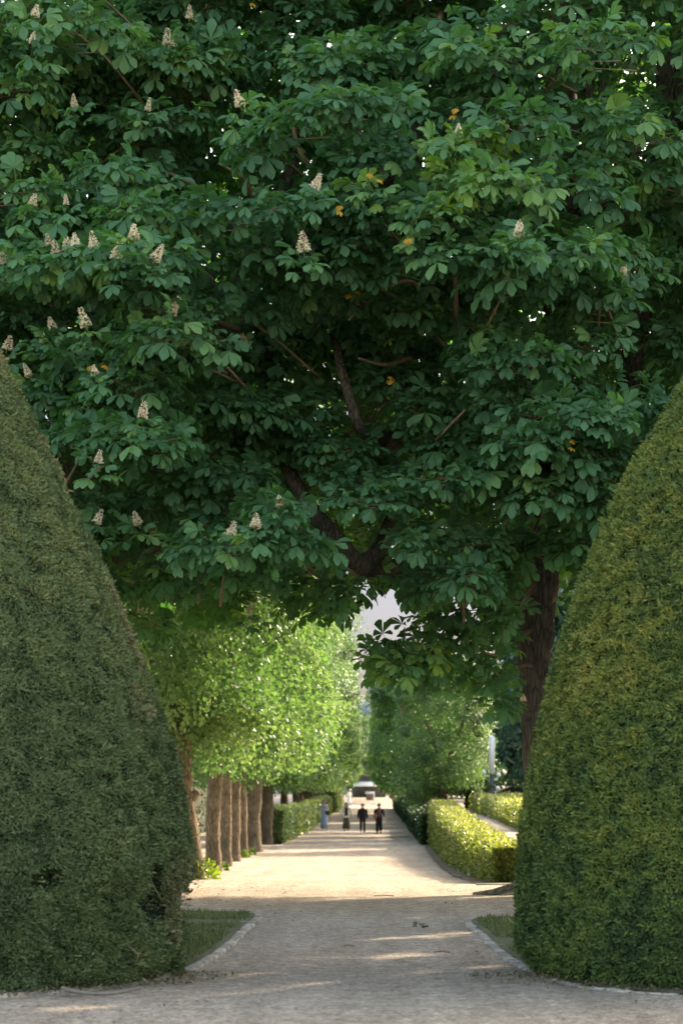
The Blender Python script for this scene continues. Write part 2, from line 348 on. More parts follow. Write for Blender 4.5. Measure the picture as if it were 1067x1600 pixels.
def sun_gap(W):
    """narrow openings through the crowns along which the sun reaches the path in flecks"""
    s_ = np.array(sdir); r = np.zeros(len(W), bool)
    for x, y, z, rad in SUN_SPOTS:
        v = W - np.array([x, y, z]); t_ = v @ s_; r |= (np.linalg.norm(v - t_[:, None] * s_, axis=1) < rad * .6 + .15) & (t_ > 6)
    return r
def clear(W):
    """the ragged lower outline of the crowns: open under the arch, around the trunk and in the slot over the path"""
    px = VX + W[:, 0] / W[:, 1] * F; py = VY - (W[:, 2] - CH) / W[:, 1] * F
    k = py < bottom(px) - 22 + 16 * np.sin(px * .11) + 10 * np.sin(px * .31)
    tr = (px > 812) & (px < 900) & (py > 880) & (W[:, 1] < 37.3)
    for line, hw, dm in LIMB_GAPS:
        L = np.array(line, float)
        for a, b in zip(L[:-1], L[1:]):
            ab = b - a; t_ = np.clip(((px - a[0]) * ab[0] + (py + 18 - a[1]) * ab[1]) / (ab @ ab), 0, 1)
            tr |= (np.hypot(px - a[0] - ab[0] * t_, py + 18 - a[1] - ab[1] * t_) < hw) & (W[:, 1] < dm)
    tr |= sun_gap(W)
    slot = (px > 538) & (px < 648) & (py > 908 + 12 * np.sin(px * .2)) & (py < 985 + (648 - px) * .55) | (px > 640) & (px < 668) & (py > 935) & (py < 968)
    return k & ~tr & ~slot
def sprays(mb, P, O, size=.22, nleaf=7, tint=.4, full=True, spread=.25, base=None):
    """rosettes of hand-shaped leaves at twig tips P pointing along O"""
    P = np.atleast_2d(P); O = nrm(np.atleast_2d(O)); N = len(P); tint = np.broadcast_to(tint, (N,))
    size = np.broadcast_to(size, (N,))
    if base is not None:
        k = clear(P + np.array(base.location)); P, O, tint, size = P[k], O[k], tint[k], size[k]; N = len(P)
        if N == 0: return
    a = nrm(np.cross(O, np.array([.13, .2, 1.]) + 0 * O)); b = np.cross(O, a)
    ph0 = rng.uniform(0, 6.28, N); tm = CF if full else CS
    for i in range(nleaf):
        ph = ph0 + i * 2.4 + rng.uniform(-.3, .3, N); k = i / max(1, nleaf - 1)
        per = np.cos(ph)[:, None] * a + np.sin(ph)[:, None] * b
        fw = nrm(per * (.75 + .35 * (1 - k)) + O * (.15 + .75 * k) + np.array([0, 0, .12]))
        fw[:, 2] = np.clip(fw[:, 2], -.75, .55)
        up = np.array([0, 0, 1.]) + rng.normal(0, .28, (N, 3)) + O * .35
        Fm = frames(fw, up); s = size * rng.uniform(.55, 1.2, N)
        T = P - O * (spread * (1 - k))[..., None] if np.ndim(k) else P - O * spread * (1 - k) * size[:, None] * 3
        tt = np.clip(tint + rng.normal(0, .17, N), 0, .95)
        which = rng.integers(0, len(tm), N)
        for q in range(len(tm)):
            w_ = which == q
            if w_.any(): mb.inst(tm[q], Fm[w_] * s[w_][:, None, None], T[w_], tt[w_])

# ------------------------------------------------------------------ horse chestnuts
_bx = [-200, 180, 230, 300, 380, 460, 545, 556, 575, 600, 628, 640, 665, 700, 780, 810, 840, 880, 1300]
_by = [1000, 1000, 1000, 968, 955, 975, 985, 930, 1040, 1060, 1060, 1068, 1080, 1090, 1125, 1130, 1130, 990, 990]
def bottom(px): return np.interp(px, _bx, _by)
def proj(p):
    p = np.asarray(p, float); return VX + p[..., 0] / p[..., 1] * F, VY - (p[..., 2] - CH) / p[..., 1] * F
def front_d(px, py):
    q = np.stack([np.asarray(px) / 210., np.asarray(py) / 170., 0 * np.asarray(px, float)], -1)
    return 29.7 + 2.1 * noise3(q, 1, 8) + .013 * np.clip(np.asarray(py) - 780., 0, None)

ctrees = []
CT = [  # px of trunk base, depth, label
    ('chestnut_tree', 848, 37.0, 'horse chestnut with dark ridged trunk rising just left of the right clipped yew cone', (430, 900)),
    ('chestnut_tree', 110, 37.0, 'horse chestnut hung with many cream flower candles above the left yew cone', (-400, 430)),
    ('chestnut_tree', 1085, 38.0, 'horse chestnut with leaning trunks above the top of the right yew cone', (900, 1500))]
GRP = 'horse chestnuts in a row across the avenue'
for nm, px, d, lab, rngx in CT:
    X = (px - VX) / F * d; th = thing(nm, lab, 'tree', (X, d, float(gpath(d)) - .03), GRP)
    ctrees.append(dict(o=th, crown=MB(), trunk=MB(), twigs=MB(), lo=rngx[0], hi=rngx[1]))
def which(px): return ctrees[0] if 430 <= px < 900 else (ctrees[1] if px < 430 else ctrees[2])
def limb(tree, pts, r0, r1, key='limbs', n=9, jit=.05, smooth=8, tint=0):
    P = spline([U(*p) for p in pts], smooth); P = P + .03 * np.stack([noise3(P, 1.3, 21), noise3(P, 1.3, 22), 0 * P[:, 0]], 1) * min(1, r0 * 10)
    if tint: tree['crown'].tube(rel(tree['o'], P), np.linspace(r0, r1, len(P)), n, jit=jit, tint=-1)
    else: mb = MB(); mb.tube(rel(tree['o'], P), np.linspace(r0, r1, len(P)), n, jit=jit); mb.build('limb', M['bark_limb'], tree['o'], True)
T1, T2, T3 = ctrees
# trunk of the right chestnut with flared root
P = spline([U(852, 1396, 37), U(850, 1376, 37), U(848, 1340, 37), U(843, 1200, 37), U(838, 1080, 37), U(834, 1000, 37), U(834, 920, 37), U(838, 860, 37)], 6)
rr = np.interp(np.linspace(0, 1, len(P)), [0, .06, .14, .3, .55, .7, .85, 1], [.62, .45, .33, .27, .25, .29, .37, .36]); T1['trunk'].tube(rel(T1['o'], P), rr, 18, jit=.05)
rt = MB(); b0 = np.array([U(852, 1392, 37)[0], 37.0])
for q_ in range(13):
    a = -2.2 + rng.uniform(-1.15, 1.15) if q_ < 10 else rng.uniform(-.8, 2.2); l = rng.uniform(.75, 1.35); r_ = rng.uniform(.07, .13); t_ = np.linspace(.12, 1, 12); ph = rng.uniform(0, 6)
    dr = np.array([math.cos(a), math.sin(a)]); pr = np.array([-dr[1], dr[0]]); xy = b0 + dr * (l * t_)[:, None] + pr * (.11 * np.sin(4.5 * t_ + ph) * t_)[:, None]
    zz = gpath(xy[:, 1]) + .30 * (1 - t_) ** 1.6 + .05 * np.sin(9 * t_ + ph) * (1 - t_) + .01; pts = np.column_stack([xy, zz]); rt.tube(rel(T1['o'], pts), np.linspace(r_, .03, 12), 8, jit=.18)
rt.build('roots', M['bark_root'], T1['o'], True)
limb(T1, [(838, 880, 37), (848, 760, 37), (858, 620, 37.2), (872, 480, 37.4), (888, 300, 37.4), (880, 100, 37.5), (868, -160, 37.5)], .30, .13, n=12)
limb(T1, [(832, 890, 37), (808, 790, 36.6), (770, 640, 36.2), (740, 470, 36), (715, 300, 35.8), (700, 80, 35.8), (690, -160, 36)], .25, .10, n=12)
limb(T1, [(830, 920, 37), (760, 905, 35.6), (660, 895, 33.6), (590, 888, 32.2), (560, 880, 31.6), (528, 842, 31.4), (480, 785, 31.4), (440, 700, 31.8), (420, 560, 32.5)], .2, .07, n=10)
limb(T1, [(566, 884, 31.8), (592, 862, 31.8), (606, 830, 32), (612, 770, 32.3), (604, 690, 32.3)], .12, .08)
limb(T1, [(628, 700, 33), (606, 682, 32.4), (584, 684, 31.6), (562, 668, 31.2), (549, 635, 31.1), (536, 590, 31.3), (520, 520, 31.8)], .10, .06)
limb(T1, [(750, 520, 36), (690, 430, 34), (655, 330, 33), (648, 210, 32.6), (650, 60, 33), (640, -100, 33)], .13, .07)
limb(T1, [(735, 450, 36), (660, 400, 35), (612, 310, 34.2), (605, 250, 34), (600, 100, 34), (590, -100, 34)], .13, .07)
limb(T1, [(880, 400, 37.4), (905, 330, 36), (925, 250, 35), (918, 130, 35), (920, -100, 35)], .12, .06)
limb(T1, [(872, 500, 37.4), (830, 430, 36), (800, 350, 35), (795, 250, 35), (810, 100, 35), (815, -100, 35)], .13, .06)
limb(T1, [(858, 660, 37), (820, 610, 35), (780, 540, 33.5), (760, 480, 33)], .1, .05)
limb(T1, [(836, 980, 37), (790, 1000, 35.5), (720, 1010, 34), (660, 1040, 33), (610, 1058, 32.6)], .06, .02)
limb(T1, [(838, 1040, 37), (810, 1040, 36), (770, 1060, 34.8), (730, 1085, 34)], .045, .015)
limb(T1, [(715, 560, 31), (712, 430, 29.4), (711, 320, 28.9), (714, 235, 28.8)], .035, .012, 'limbs', n=6, tint=1)
# trunk of the left chestnut
P = spline([U(110, 1394, 37), U(112, 1250, 37), U(118, 1050, 37), U(125, 900, 37)], 6); T2['trunk'].tube(rel(T2['o'], P), np.linspace(.42, .32, len(P)), 16, jit=.05)
limb(T2, [(125, 910, 37), (130, 700, 37), (150, 450, 37), (160, 150, 37), (150, -160, 37)], .3, .12, n=12)
limb(T2, [(125, 905, 37), (220, 860, 35.4), (330, 800, 34), (420, 730, 33), (470, 690, 32.6)], .16, .06)
limb(T2, [(128, 860, 37), (240, 740, 35), (320, 600, 34), (370, 450, 33.4), (430, 330, 33), (480, 180, 33), (500, 20, 33)], .18, .06)
limb(T2, [(140, 560, 37), (230, 470, 35), (290, 350, 34), (320, 200, 33.5), (330, 0, 33.5)], .14, .06)
limb(T2, [(140, 620, 37), (60, 520, 35), (0, 400, 34), (-40, 200, 34), (-60, -100, 34)], .15, .06)
for a in ([(500, 275, 31.6), (470, 240, 31.2), (452, 180, 31), (438, 140, 30.9)], [(400, 320, 31.6), (380, 280, 31), (342, 255, 30.6)], [(372, 340, 31.6), (345, 315, 31), (285, 280, 30.5), (240, 262, 30.2)],
          [(352, 478, 31.4), (335, 440, 31), (315, 420, 30.8)], [(300, 450, 31), (225, 456, 30.8), (120, 450, 30.6), (40, 445, 30.5)], [(375, 515, 31), (330, 500, 30.6), (290, 490, 30.4)],
          [(200, 345, 31), (150, 325, 30.8), (100, 320, 30.5)], [(330, 560, 31.5), (270, 590, 31), (220, 560, 30.6)], [(420, 440, 32), (405, 420, 31), (398, 400, 30.6)],
          [(200, 180, 31), (150, 160, 30.8), (110, 170, 30.5)]):
    limb(T2, a, .042, .018, 'limbs', n=6, tint=1)
for a in ([(640, 420, 31.5), (625, 380, 31), (600, 350, 30.5)], [(742, 120, 33), (770, 60, 31.6), (815, 20, 31)], [(600, 480, 31.5), (570, 470, 30.5), (545, 500, 30)], [(700, 480, 31), (640, 440, 30), (600, 452, 29.6)],
          [(718, 300, 29.4), (760, 285, 29.3), (800, 280, 29.3)], [(711, 330, 29), (690, 300, 28.8), (670, 300, 28.7)], [(712, 400, 29), (740, 360, 28.9), (750, 350, 28.9)], [(690, 20, 31.5), (650, 110, 30.6), (610, 130, 30)],
          [(900, 110, 30.6), (925, 80, 30), (950, 60, 29.8)], [(640, 560, 31.6), (600, 570, 31), (560, 560, 30.4)], [(780, 720, 33), (720, 700, 31.5), (670, 720, 30.6)], [(860, 760, 34), (900, 720, 32.5), (930, 690, 31.5)]):
    limb(T1, a, .04, .016, 'limbs', n=6, tint=1)
P = spline([U(1085, 1400, 38), U(1080, 1150, 38), U(1060, 900, 38), U(1040, 780, 38)], 6); T3['trunk'].tube(rel(T3['o'], P), np.linspace(.45, .34, len(P)), 16, jit=.05)
limb(T3, [(1040, 800, 38), (1000, 680, 37.6), (985, 600, 37.4), (1000, 500, 37.2), (1018, 420, 37.2), (1035, 200, 37.2), (1045, -160, 37.2)], .24, .12, n=12)
limb(T3, [(1042, 790, 38), (1075, 600, 38), (1068, 350, 38), (1062, 100, 38), (1060, -160, 38)], .24, .12, n=12)
limb(T3, [(1000, 520, 37.2), (950, 400, 36), (945, 250, 35.5), (940, 60, 35.5), (945, -100, 35.5)], .12, .06)
limb(T3, [(1018, 430, 37.2), (1080, 300, 36), (1120, 100, 36)], .12, .06)

def bough(px, py, d, tint=.4, n=9, size=.215, droop=.0, length=1.3):
    """a leafy branch end: its tip near the crown surface, twigs left and right along it, drawn as tiers of leaf rosettes"""
    t = which(px); tip = U(px, py, d)
    lat = rng.uniform(-.9, .9); B = nrm(np.array([lat, -1.0 + rng.uniform(-.2, .3), rng.uniform(-.05, .25) - droop]))
    root = tip - B * length * 1.7 + np.array([0, 0, rng.uniform(-.5, .1)])
    mid = (tip + root) / 2 + np.array([0, 0, .12]); br = spline([root, mid, tip], 6)
    if not clear(br[2:]).all(): br = None
    else: t['crown'].tube(rel(t['o'], br), np.linspace(.022, .007, len(br)), 5, tint=-1)
    side = nrm(np.cross(B, [0, 0, 1.])); PP = [tip]; OO = [B + np.array([0, 0, .35])]
    for i in range(n):
        k = (i + 1) / (n + .5); p = tip - B * length * k; sgn = 1 if i % 2 else -1
        ln = (.22 + .55 * k) * rng.uniform(.7, 1.15); o = nrm(B * .6 + side * sgn * 1.0 + np.array([0, 0, rng.uniform(.0, .45)]))
        q = p + o * ln + np.array([0, 0, -.10 * ln - droop * .2]); PP.append(q); OO.append(o + np.array([0, 0, .3]))
        if clear(np.array([p, q])).all(): t['crown'].tube(rel(t['o'], np.array([p, q])), [.009, .005], 4, cap=False, tint=-1)
    sprays(t['crown'], rel(t['o'], np.array(PP)), np.array(OO), size, 8, tint, base=t['o'])

# boughs over the face of the crowns, jittered in rows so tiers overlap like tiles
step = 96
for j, y in enumerate(np.arange(-60, 1010, step * .78)):
    for x in np.arange(-110, 1200, step) + (step / 2 if j % 2 else 0):
        px, py = x + rng.uniform(-34, 34), y + rng.uniform(-26, 26)
        if py > min(float(bottom(px)), 975) - 45: continue
        d = float(front_d(px, py)) + rng.uniform(-.5, .9)
        tn = .30 + .12 * float(noise3(np.array([px / 160, py / 140, 3.]), 1, 5)) + (.16 if px < 250 and py < 360 else .10 if px > 880 and py < 420 else 0) + rng.uniform(-.06, .08)  # upper corners tinted lighter, leaf highlights painted into the colour
        bough(px, py, d, tn, droop=.12 if py > 820 else 0)
for px, py, tn in ((575, 470, .42), (470, 420, .40), (620, 480, .42), (830, 370, .45), (770, 390, .4), (930, 380, .45), (690, 270, .78), (740, 215, .82), (650, 225, .9), (735, 280, .75), (700, 330, .6),
                   (90, 30, .6), (210, 80, .66), (240, 100, .7), (270, 95, .5), (40, 130, .6), (60, 290, .55), (160, 260, .4), (640, 60, .5), (590, 75, .55), (700, 80, .6), (1000, 190, .6), (1020, 270, .5), (900, 50, .55),
                   (360, 850, .38), (430, 800, .34), (380, 740, .3), (690, 745, .42), (760, 730, .42), (830, 700, .40), (640, 640, .4), (430, 640, .36), (400, 660, .36), (360, 630, .38), (250, 690, .36), (880, 640, .35), (950, 650, .35), (590, 780, .3),
                   (100, 400, .5), (180, 390, .48), (110, 410, .6), (240, 520, .4), (800, 960, .3), (720, 900, .3)):
    bough(px, py, float(front_d(px, py)) - rng.uniform(.5, 1.1), tn, n=8)
# hanging lower boughs right of the sky gap and the ragged lower fringe
for px, py, d, tn in ((604, 1040, 32.4, .7), (640, 1030, 32.6, .6), (622, 1012, 33, .55), (668, 1062, 33, .4), (660, 1010, 33.4, .4), (700, 1085, 33.6, .35), (735, 1100, 34, .3), (720, 1045, 34, .4), (770, 1110, 34.5, .3),
                      (826, 1128, 36, .3), (838, 1000, 36, .35), (815, 930, 35.5, .35), (800, 1120, 35, .3), (800, 1060, 35, .3), (690, 985, 34, .45), (740, 960, 34, .4), (790, 980, 34, .35), (655, 950, 33.5, .45)):
    bough(px, py, d, tn, n=4, droop=.3, length=.9)
for px in np.arange(190, 600, 30):
    bough(px, float(bottom(px)) - 18 + rng.uniform(-12, 12), 33.5 + rng.uniform(-1, 2.5), .33 + rng.uniform(-.1, .1), n=6, droop=.35, length=1.0)
for px in np.arange(548, 680, 22):
    bough(px, float(bottom(px)) - 12 + rng.uniform(-14, 8), 34 + rng.uniform(-1.5, 2), .33, n=5, droop=.35, length=.9)
# inner foliage, leaf tint lowered to put gap shade into the colour
N = 4300
P = np.stack([rng.uniform(-9.5, 9.5, N), rng.uniform(31, 42.2, N), rng.uniform(3.2, 12.2, N)], 1)
px, py = proj(P); P = P[(py < np.minimum(bottom(px), 985) - 45 - 25 * rng.random(N)) & (px > -500) & (px < 1560)]; px, py = proj(P)
O = nrm(np.stack([rng.normal(0, .8, len(P)), rng.normal(-.3, .8, len(P)), rng.uniform(-.1, .7, len(P))], 1))
for t in ctrees:
    k = (px >= t['lo']) & (px < t['hi']); sprays(t['crown'], rel(t['o'], P[k]), O[k], .26, 7, .31 + .12 * noise3(P[k], .5, 9), False, base=t['o'])
N = 2300
P = np.stack([rng.uniform(-10, 10, N), rng.uniform(39.3, 42.4, N), rng.uniform(4.2, 14, N)], 1); px, py = proj(P); P = P[py < np.minimum(bottom(px), 960) - 60]; px, py = proj(P)
O = nrm(np.stack([rng.normal(0, .6, len(P)), rng.normal(.3, .6, len(P)), rng.uniform(-.1, .7, len(P))], 1))
for t in ctrees:
    k = (px >= t['lo']) & (px < t['hi']) & ~sun_gap(P); sprays(t['crown'], rel(t['o'], P[k]), O[k], .28, 7, .55, False)  # back sprays tinted lighter, sunlight painted into their colour
# upper crown, above the frame
N = 3400
P = np.stack([rng.uniform(-9.5, 9.5, N), rng.uniform(29.6, 42.4, N), rng.uniform(12, 25, N)], 1)
e = ((P[:, 1] - 36) / 6.5) ** 2 + ((P[:, 2] - 11) / 14) ** 2; P = P[e < 1]; px = 568 + P[:, 0] / 37 * F
O = nrm(rng.normal(0, .7, (len(P), 3)) + np.array([0, 0, .6]))
for t in ctrees:
    k = (px >= t['lo']) & (px < t['hi']); k &= ~sun_gap(P); sprays(t['crown'], rel(t['o'], P[k]), O[k], .36, 6, .35, False)

# flower candles
def candle(seed):
    r = np.random.default_rng(seed); mb = MB(); st = MB()
    H = .24; st.tube([(0, 0, -.09), (.005, 0, .05), (0, 0, H)], [.006, .005, .002], 5)
    pet = ([(0, 0, 0), (-.5, .7, .25), (0, 1, .1), (.5, .7, .25), (0, .55, -.15)], [(0, 4, 1), (4, 2, 1), (0, 3, 4), (4, 3, 2)])
    for k in np.arange(0, 1, .105):
        rad = .062 * (1 - k) ** .8 + .012; n = max(4, int(9 * (1 - k) + 3))
        for i in range(n):
            a = 6.283 * i / n + r.uniform(-.3, .3); f = np.array([math.cos(a), math.sin(a), r.uniform(-.1, .5)])
            c = np.array([math.cos(a) * rad * .75, math.sin(a) * rad * .75, k * H + r.uniform(-.008, .008)]); q = 2
            for _ in range(q):
                fw = nrm(f + r.normal(0, .45, 3)); Fm = frames(fw[None], np.array([0, 0, 1.]) + r.normal(0, .3, (1, 3)))
                mb.inst(pet, Fm * (.028 + .015 * (1 - k)), (c + r.normal(0, .006, 3))[None], float(np.clip(r.normal(.5, .2), 0, 1) if r.random() > .12 else 1.0))
    return mb.mesh('flower_candle', M['petal']), st.mesh('flower_stalk', M['stalk'])
cand = [candle(s) for s in (1, 2, 3)]
FL = [(263, 55, 1), (296, 18, .8), (52, 52, .9), (55, 15, .7), (117, 157, .7), (231, 162, .7), (376, 152, .9), (51, 309, .8), (492, 280, .9), (210, 357, 1), (8, 398, 1), (77, 372, .8), (90, 385, .95), (107, 375, 1), (119, 374, 1), (147, 374, .95), (182, 390, 1), (243, 392, .9),
      (475, 376, 1.15), (811, 352, .95), (269, 476, .9), (83, 501, .9), (69, 521, .9), (135, 496, .9), (12, 530, 1.1), (46, 574, .9), (149, 572, .8), (382, 524, .85), (223, 640, .9), (154, 711, .8), (151, 804, .9), (217, 805, 1), (361, 822, 1), (399, 808, 1.1), (438, 778, .9),
      (222, 941, .9), (389, 947, .8), (709, 968, 1), (716, 200, .7), (972, 418, .6), (817, 1084, .8), (104, 310, .6)]
for i, (px, py, s) in enumerate(FL):
    t = which(px); d = float(front_d(px, py)) - 1.25 if py < 900 else 32.2 + (1.6 if px > 700 else .4)
    if py > 990 and px > 650: d = 35
    p = U(px, py + 14 * s, d); pm, sm = cand[i % 3]
    fo = link('flower_candle', pm, t['o'], rel(t['o'], p)); a = s * rng.uniform(.66, .88); fo.scale = (a * rng.uniform(.8, 1.1), a * rng.uniform(.8, 1.1), a * rng.uniform(.75, 1.15)); fo.rotation_euler = (rng.uniform(-.3, .3), rng.uniform(-.42, .42), rng.uniform(0, 6))
    link('flower_stalk', sm, fo)
    if py < 990:
        sprays(t['crown'], rel(t['o'], p + np.array([0, .0, -.1])), np.array([rng.uniform(-.3, .3), -.5, .6]), .21, 7, .45)
# a few turned leaves
for px, py in ((590, 275), (532, 325), (545, 455), (890, 690), (150, 570), (712, 175), (394, 6), (612, 590), (640, 372)):
    t = which(px); p = U(px, py, float(front_d(px, py)) - 1.0)
    for _ in range(2):
        Fm = frames(np.array([[rng.uniform(-1, 1), -.4, -.4]]), np.array([[0, -.4, 1.]])); t['crown'].inst(CF[_ + 2], Fm * .068, rel(t['o'], p + rng.normal(0, .04, 3))[None], .99)
for t in ctrees:
    t['crown'].build('crown', M['chestnut'], t['o'], False, M['twig']); t['trunk'].build('trunk', M['bark_chestnut'], t['o'], True)
# neighbours in the same row beyond the frame: they throw the shade on the foreground
def side_crown(x, y, z0):
    mb = MB(); N = 3400
    P = np.stack([rng.uniform(-3.7, 3.7, N), rng.uniform(-5.8, 6.0, N), rng.uniform(3.6, 24, N)], 1)
    P = P[(P[:, 0] / 3.9) ** 4 + (P[:, 1] / 6.2) ** 4 + (np.clip(P[:, 2] - 10, 0, None) / 14) ** 2 < 1]; P = P[~sun_gap(P + np.array([x, y, z0]))]
    sprays(mb, P, nrm(rng.normal(0, .7, (len(P), 3)) + np.array([0, 0, .5])), .36, 6, .35, False); return mb.mesh('crown', M['chestnut'])
mb = MB(); mb.tube([(0, 0, -.3), (0, 0, 1), (.05, 0, 3.5), (.1, .1, 8), (0, 0, 14)], [.5, .36, .32, .2, .08], 14, jit=.04); side_trunk = mb.mesh('trunk', M['bark_chestnut'], True)
for x, y, lab in ((12.0, 36.2, 'horse chestnut standing in the row right of the right yew cone'), (19.5, 36.2, 'horse chestnut at the right end of the row across the avenue'), (-12.0, 36.2, 'horse chestnut standing in the row left of the left yew cone')):
    t = thing('chestnut_tree', lab, 'tree', (x, y, float(gpath(y))), GRP); link('crown', side_crown(x, y, float(gpath(y))), t); link('trunk', side_trunk, t)

# ------------------------------------------------------------------ clipped yew cones
sprig = ([(0, 0, 0), (-.135, .5, .05), (0, 1, 0), (.135, .5, .05)], [(0, 2, 1), (0, 3, 2)])
def topiary(cx, cy, prof, mat, label, seed, loose):
    pz = np.array([p[0] for p in prof]); pr = np.array([p[1] for p in prof])
    th = thing('yew_cone', label, 'topiary', (cx, cy, 0), 'clipped yew cones flanking the path')
    def surf(a, z, extra=0.0):
        r = np.interp(z, pz, pr); n = np.stack([np.cos(a) * r, np.sin(a) * r, z], -1)
        dr = (.045 if loose else .032) * noise3(n, 1.3, seed) + (.024 if loose else .014) * noise3(n, 4.5, seed + 1)
        hole = 0 * r
        if loose:
            k = 1 - ss(.7, 1.5, z); hole = ss(.38, .65, noise3(n * np.array([1, 1, 1.5]), 2.3, seed + 7)) * k
            dr = dr + k * (.08 * noise3(n, 3.2, seed + 3)) - .28 * hole
            dr = dr + .10 * (1 - ss(0.05, .5, z)) * noise3(n, 4.5, seed + 5)
        else:
            hole = 0 * r
        return r + dr + extra, hole
    na, nz = 160, 150; A = np.linspace(0, 2 * np.pi, na, endpoint=False); Z = np.linspace(0.0, pz[-1], nz)
    AA, ZZ = np.meshgrid(A, Z); rr, _ = surf(AA, ZZ, -.10); rr = np.maximum(rr, .01)
    V = np.stack([np.cos(AA) * rr, np.sin(AA) * rr, ZZ + .0], -1).reshape(-1, 3)
    i = (np.arange(nz - 1)[:, None] * na + np.arange(na)[None]); i2 = (np.arange(nz - 1)[:, None] * na + (np.arange(na)[None] + 1) % na)
    P = np.stack([i, i2, i2 + na, i + na], -1).reshape(-1, 4)
    mb = MB(); mb.V = [V]; mb.L = [P.ravel()]; mb.S = [np.full(len(P), 4)]; mb.T = [np.full(len(P), .5)]; mb.n = len(V)
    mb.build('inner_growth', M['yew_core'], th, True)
    fo = MB()
    def scatter(N, size, lo, hi, wide):
        z = rng.uniform(0.02, pz[-1], N * 3); r0 = np.interp(z, pz, pr); z = z[rng.random(N * 3) < r0 / pr.max()][:N]; n = len(z)
        a = -np.pi / 2 + rng.uniform(-wide, wide, n); r, hole = surf(a, z); keep = rng.random(n) > hole * .7
        a, z, r, hole = a[keep], z[keep], r[keep], hole[keep]; n = len(z)
        rad = np.stack([np.cos(a), np.sin(a), .28 + 0 * a], 1); tan = np.stack([-np.sin(a), np.cos(a), 0 * a], 1)
        pos = np.stack([np.cos(a) * r, np.sin(a) * r, z], 1) - rad * rng.uniform(.0, .05, n)[:, None]
        fw = nrm(rad * rng.uniform(.15, .9, n)[:, None] + tan * rng.normal(0, .75, n)[:, None] + np.array([0, 0, 1.]) * rng.normal(-.05 if loose else .0, .5, n)[:, None])
        up = nrm(rad + rng.normal(0, .45, (n, 3)))
        Q = np.stack([np.cos(a) * r, np.sin(a) * r, z], 1)
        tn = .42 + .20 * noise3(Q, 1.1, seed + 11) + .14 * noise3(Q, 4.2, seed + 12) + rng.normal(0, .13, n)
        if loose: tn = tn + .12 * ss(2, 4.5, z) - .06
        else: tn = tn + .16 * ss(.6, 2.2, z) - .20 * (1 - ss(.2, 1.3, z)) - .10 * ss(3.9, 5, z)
        tuft = noise3(Q * (np.array([7, 7, 11.]) if loose else np.array([11, 11, 20.])), 1, seed + 21); pos -= rad * (.045 * ss(.1, -.5, tuft))[:, None]; tn = tn + (.16 if loose else .26) * tuft  # sprigs between tufts set back and tinted darker, painting in gap shade
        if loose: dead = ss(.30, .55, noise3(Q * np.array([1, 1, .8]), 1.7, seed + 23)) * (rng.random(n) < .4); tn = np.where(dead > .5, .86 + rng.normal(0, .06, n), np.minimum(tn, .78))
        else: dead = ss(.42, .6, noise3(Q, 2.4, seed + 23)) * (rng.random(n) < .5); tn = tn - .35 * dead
        pos[:, 2] = np.maximum(pos[:, 2], .02)
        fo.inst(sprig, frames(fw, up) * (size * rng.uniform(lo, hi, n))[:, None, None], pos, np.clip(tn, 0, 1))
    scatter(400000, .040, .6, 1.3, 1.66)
    scatter(30000, .06, .6, 1.3, np.pi)
    if loose:
        # long drooping shoots near the foot where the clipping has been left
        z = rng.uniform(.05, 1.0, 1500); a = -np.pi / 2 + rng.uniform(-1.6, 1.6, 1500); r, hole = surf(a, z)
        k = noise3(np.stack([np.cos(a) * 2, np.sin(a) * 2, z], -1), 2, seed + 17) > -.15; z, a, r = z[k], a[k], r[k]
        for zz, aa, r1 in zip(z, a, r):
            b = np.array([math.cos(aa) * (r1 - .03), math.sin(aa) * (r1 - .03), zz]); o = nrm(np.array([math.cos(aa), math.sin(aa), 0]) * .6 + np.array([-math.sin(aa), math.cos(aa), 0]) * rng.normal(0, .8) + np.array([0, 0, rng.uniform(-.35, .45)]))
            L = rng.uniform(.08, .22); m = 12; t = np.linspace(0, 1, m); q = b + o * (t * L)[:, None] + np.array([0, 0, -1.]) * (t ** 2 * L * .35)[:, None]
            sg = np.where(np.arange(m) % 2 == 0, 1, -1)[:, None]; sd_ = nrm(np.cross(o, [0, 0, 1.])); fw = nrm(o * .6 + sd_ * sg * .8 + rng.normal(0, .15, (m, 3)))
            q[:, 2] = np.maximum(q[:, 2], .03)
            fo.inst(sprig, frames(fw, np.array([0, 0, 1.]) + rng.normal(0, .3, (m, 3))) * .05, q, np.clip(.45 + rng.normal(0, .12, m), 0, 1))
    fo.build('foliage', mat, th)
    if loose:
        for _ in range(11):
            tw = MB()
            aa = -np.pi / 2 + rng.uniform(-1.3, 1.3); zz = rng.uniform(.1, .95); r1 = float(np.interp(zz, pz, pr))
            b = np.array([math.cos(aa) * (r1 - .12), math.sin(aa) * (r1 - .12), zz]); o = nrm(np.array([math.cos(aa) * .25, math.sin(aa) * .25, rng.uniform(-.5, 1.)]) + rng.normal(0, .4, 3))
            tw.tube(spline([b, b + o * .15 + rng.normal(0, .02, 3), b + o * rng.uniform(.25, .45)], 4), np.linspace(.008, .004, 9), 5); tw.build('bare_twig', M['twig'], th)
    return th
PL = [(0, 2.2), (.17, 2.27), (.54, 2.3), (1.02, 2.28), (1.45, 2.22), (1.99, 2.09), (2.63, 1.87), (3.16, 1.66), (3.54, 1.5), (4.12, 1.23), (4.66, .96), (5.14, .70), (5.5, .46), (5.75, .2), (5.85, .02)]
PR = [(0, 2.06), (.1, 2.16), (.25, 2.24), (.65, 2.265), (1.18, 2.225), (1.6, 2.155), (2.15, 2.05), (2.73, 1.915), (3.27, 1.755), (3.91, 1.487), (4.39, 1.22), (5.0, .86), (5.4, .55), (5.7, .25), (5.82, .02)]
CL = U(-130, 1511, 20.2); CR = U(1228, 1511, 20.2)
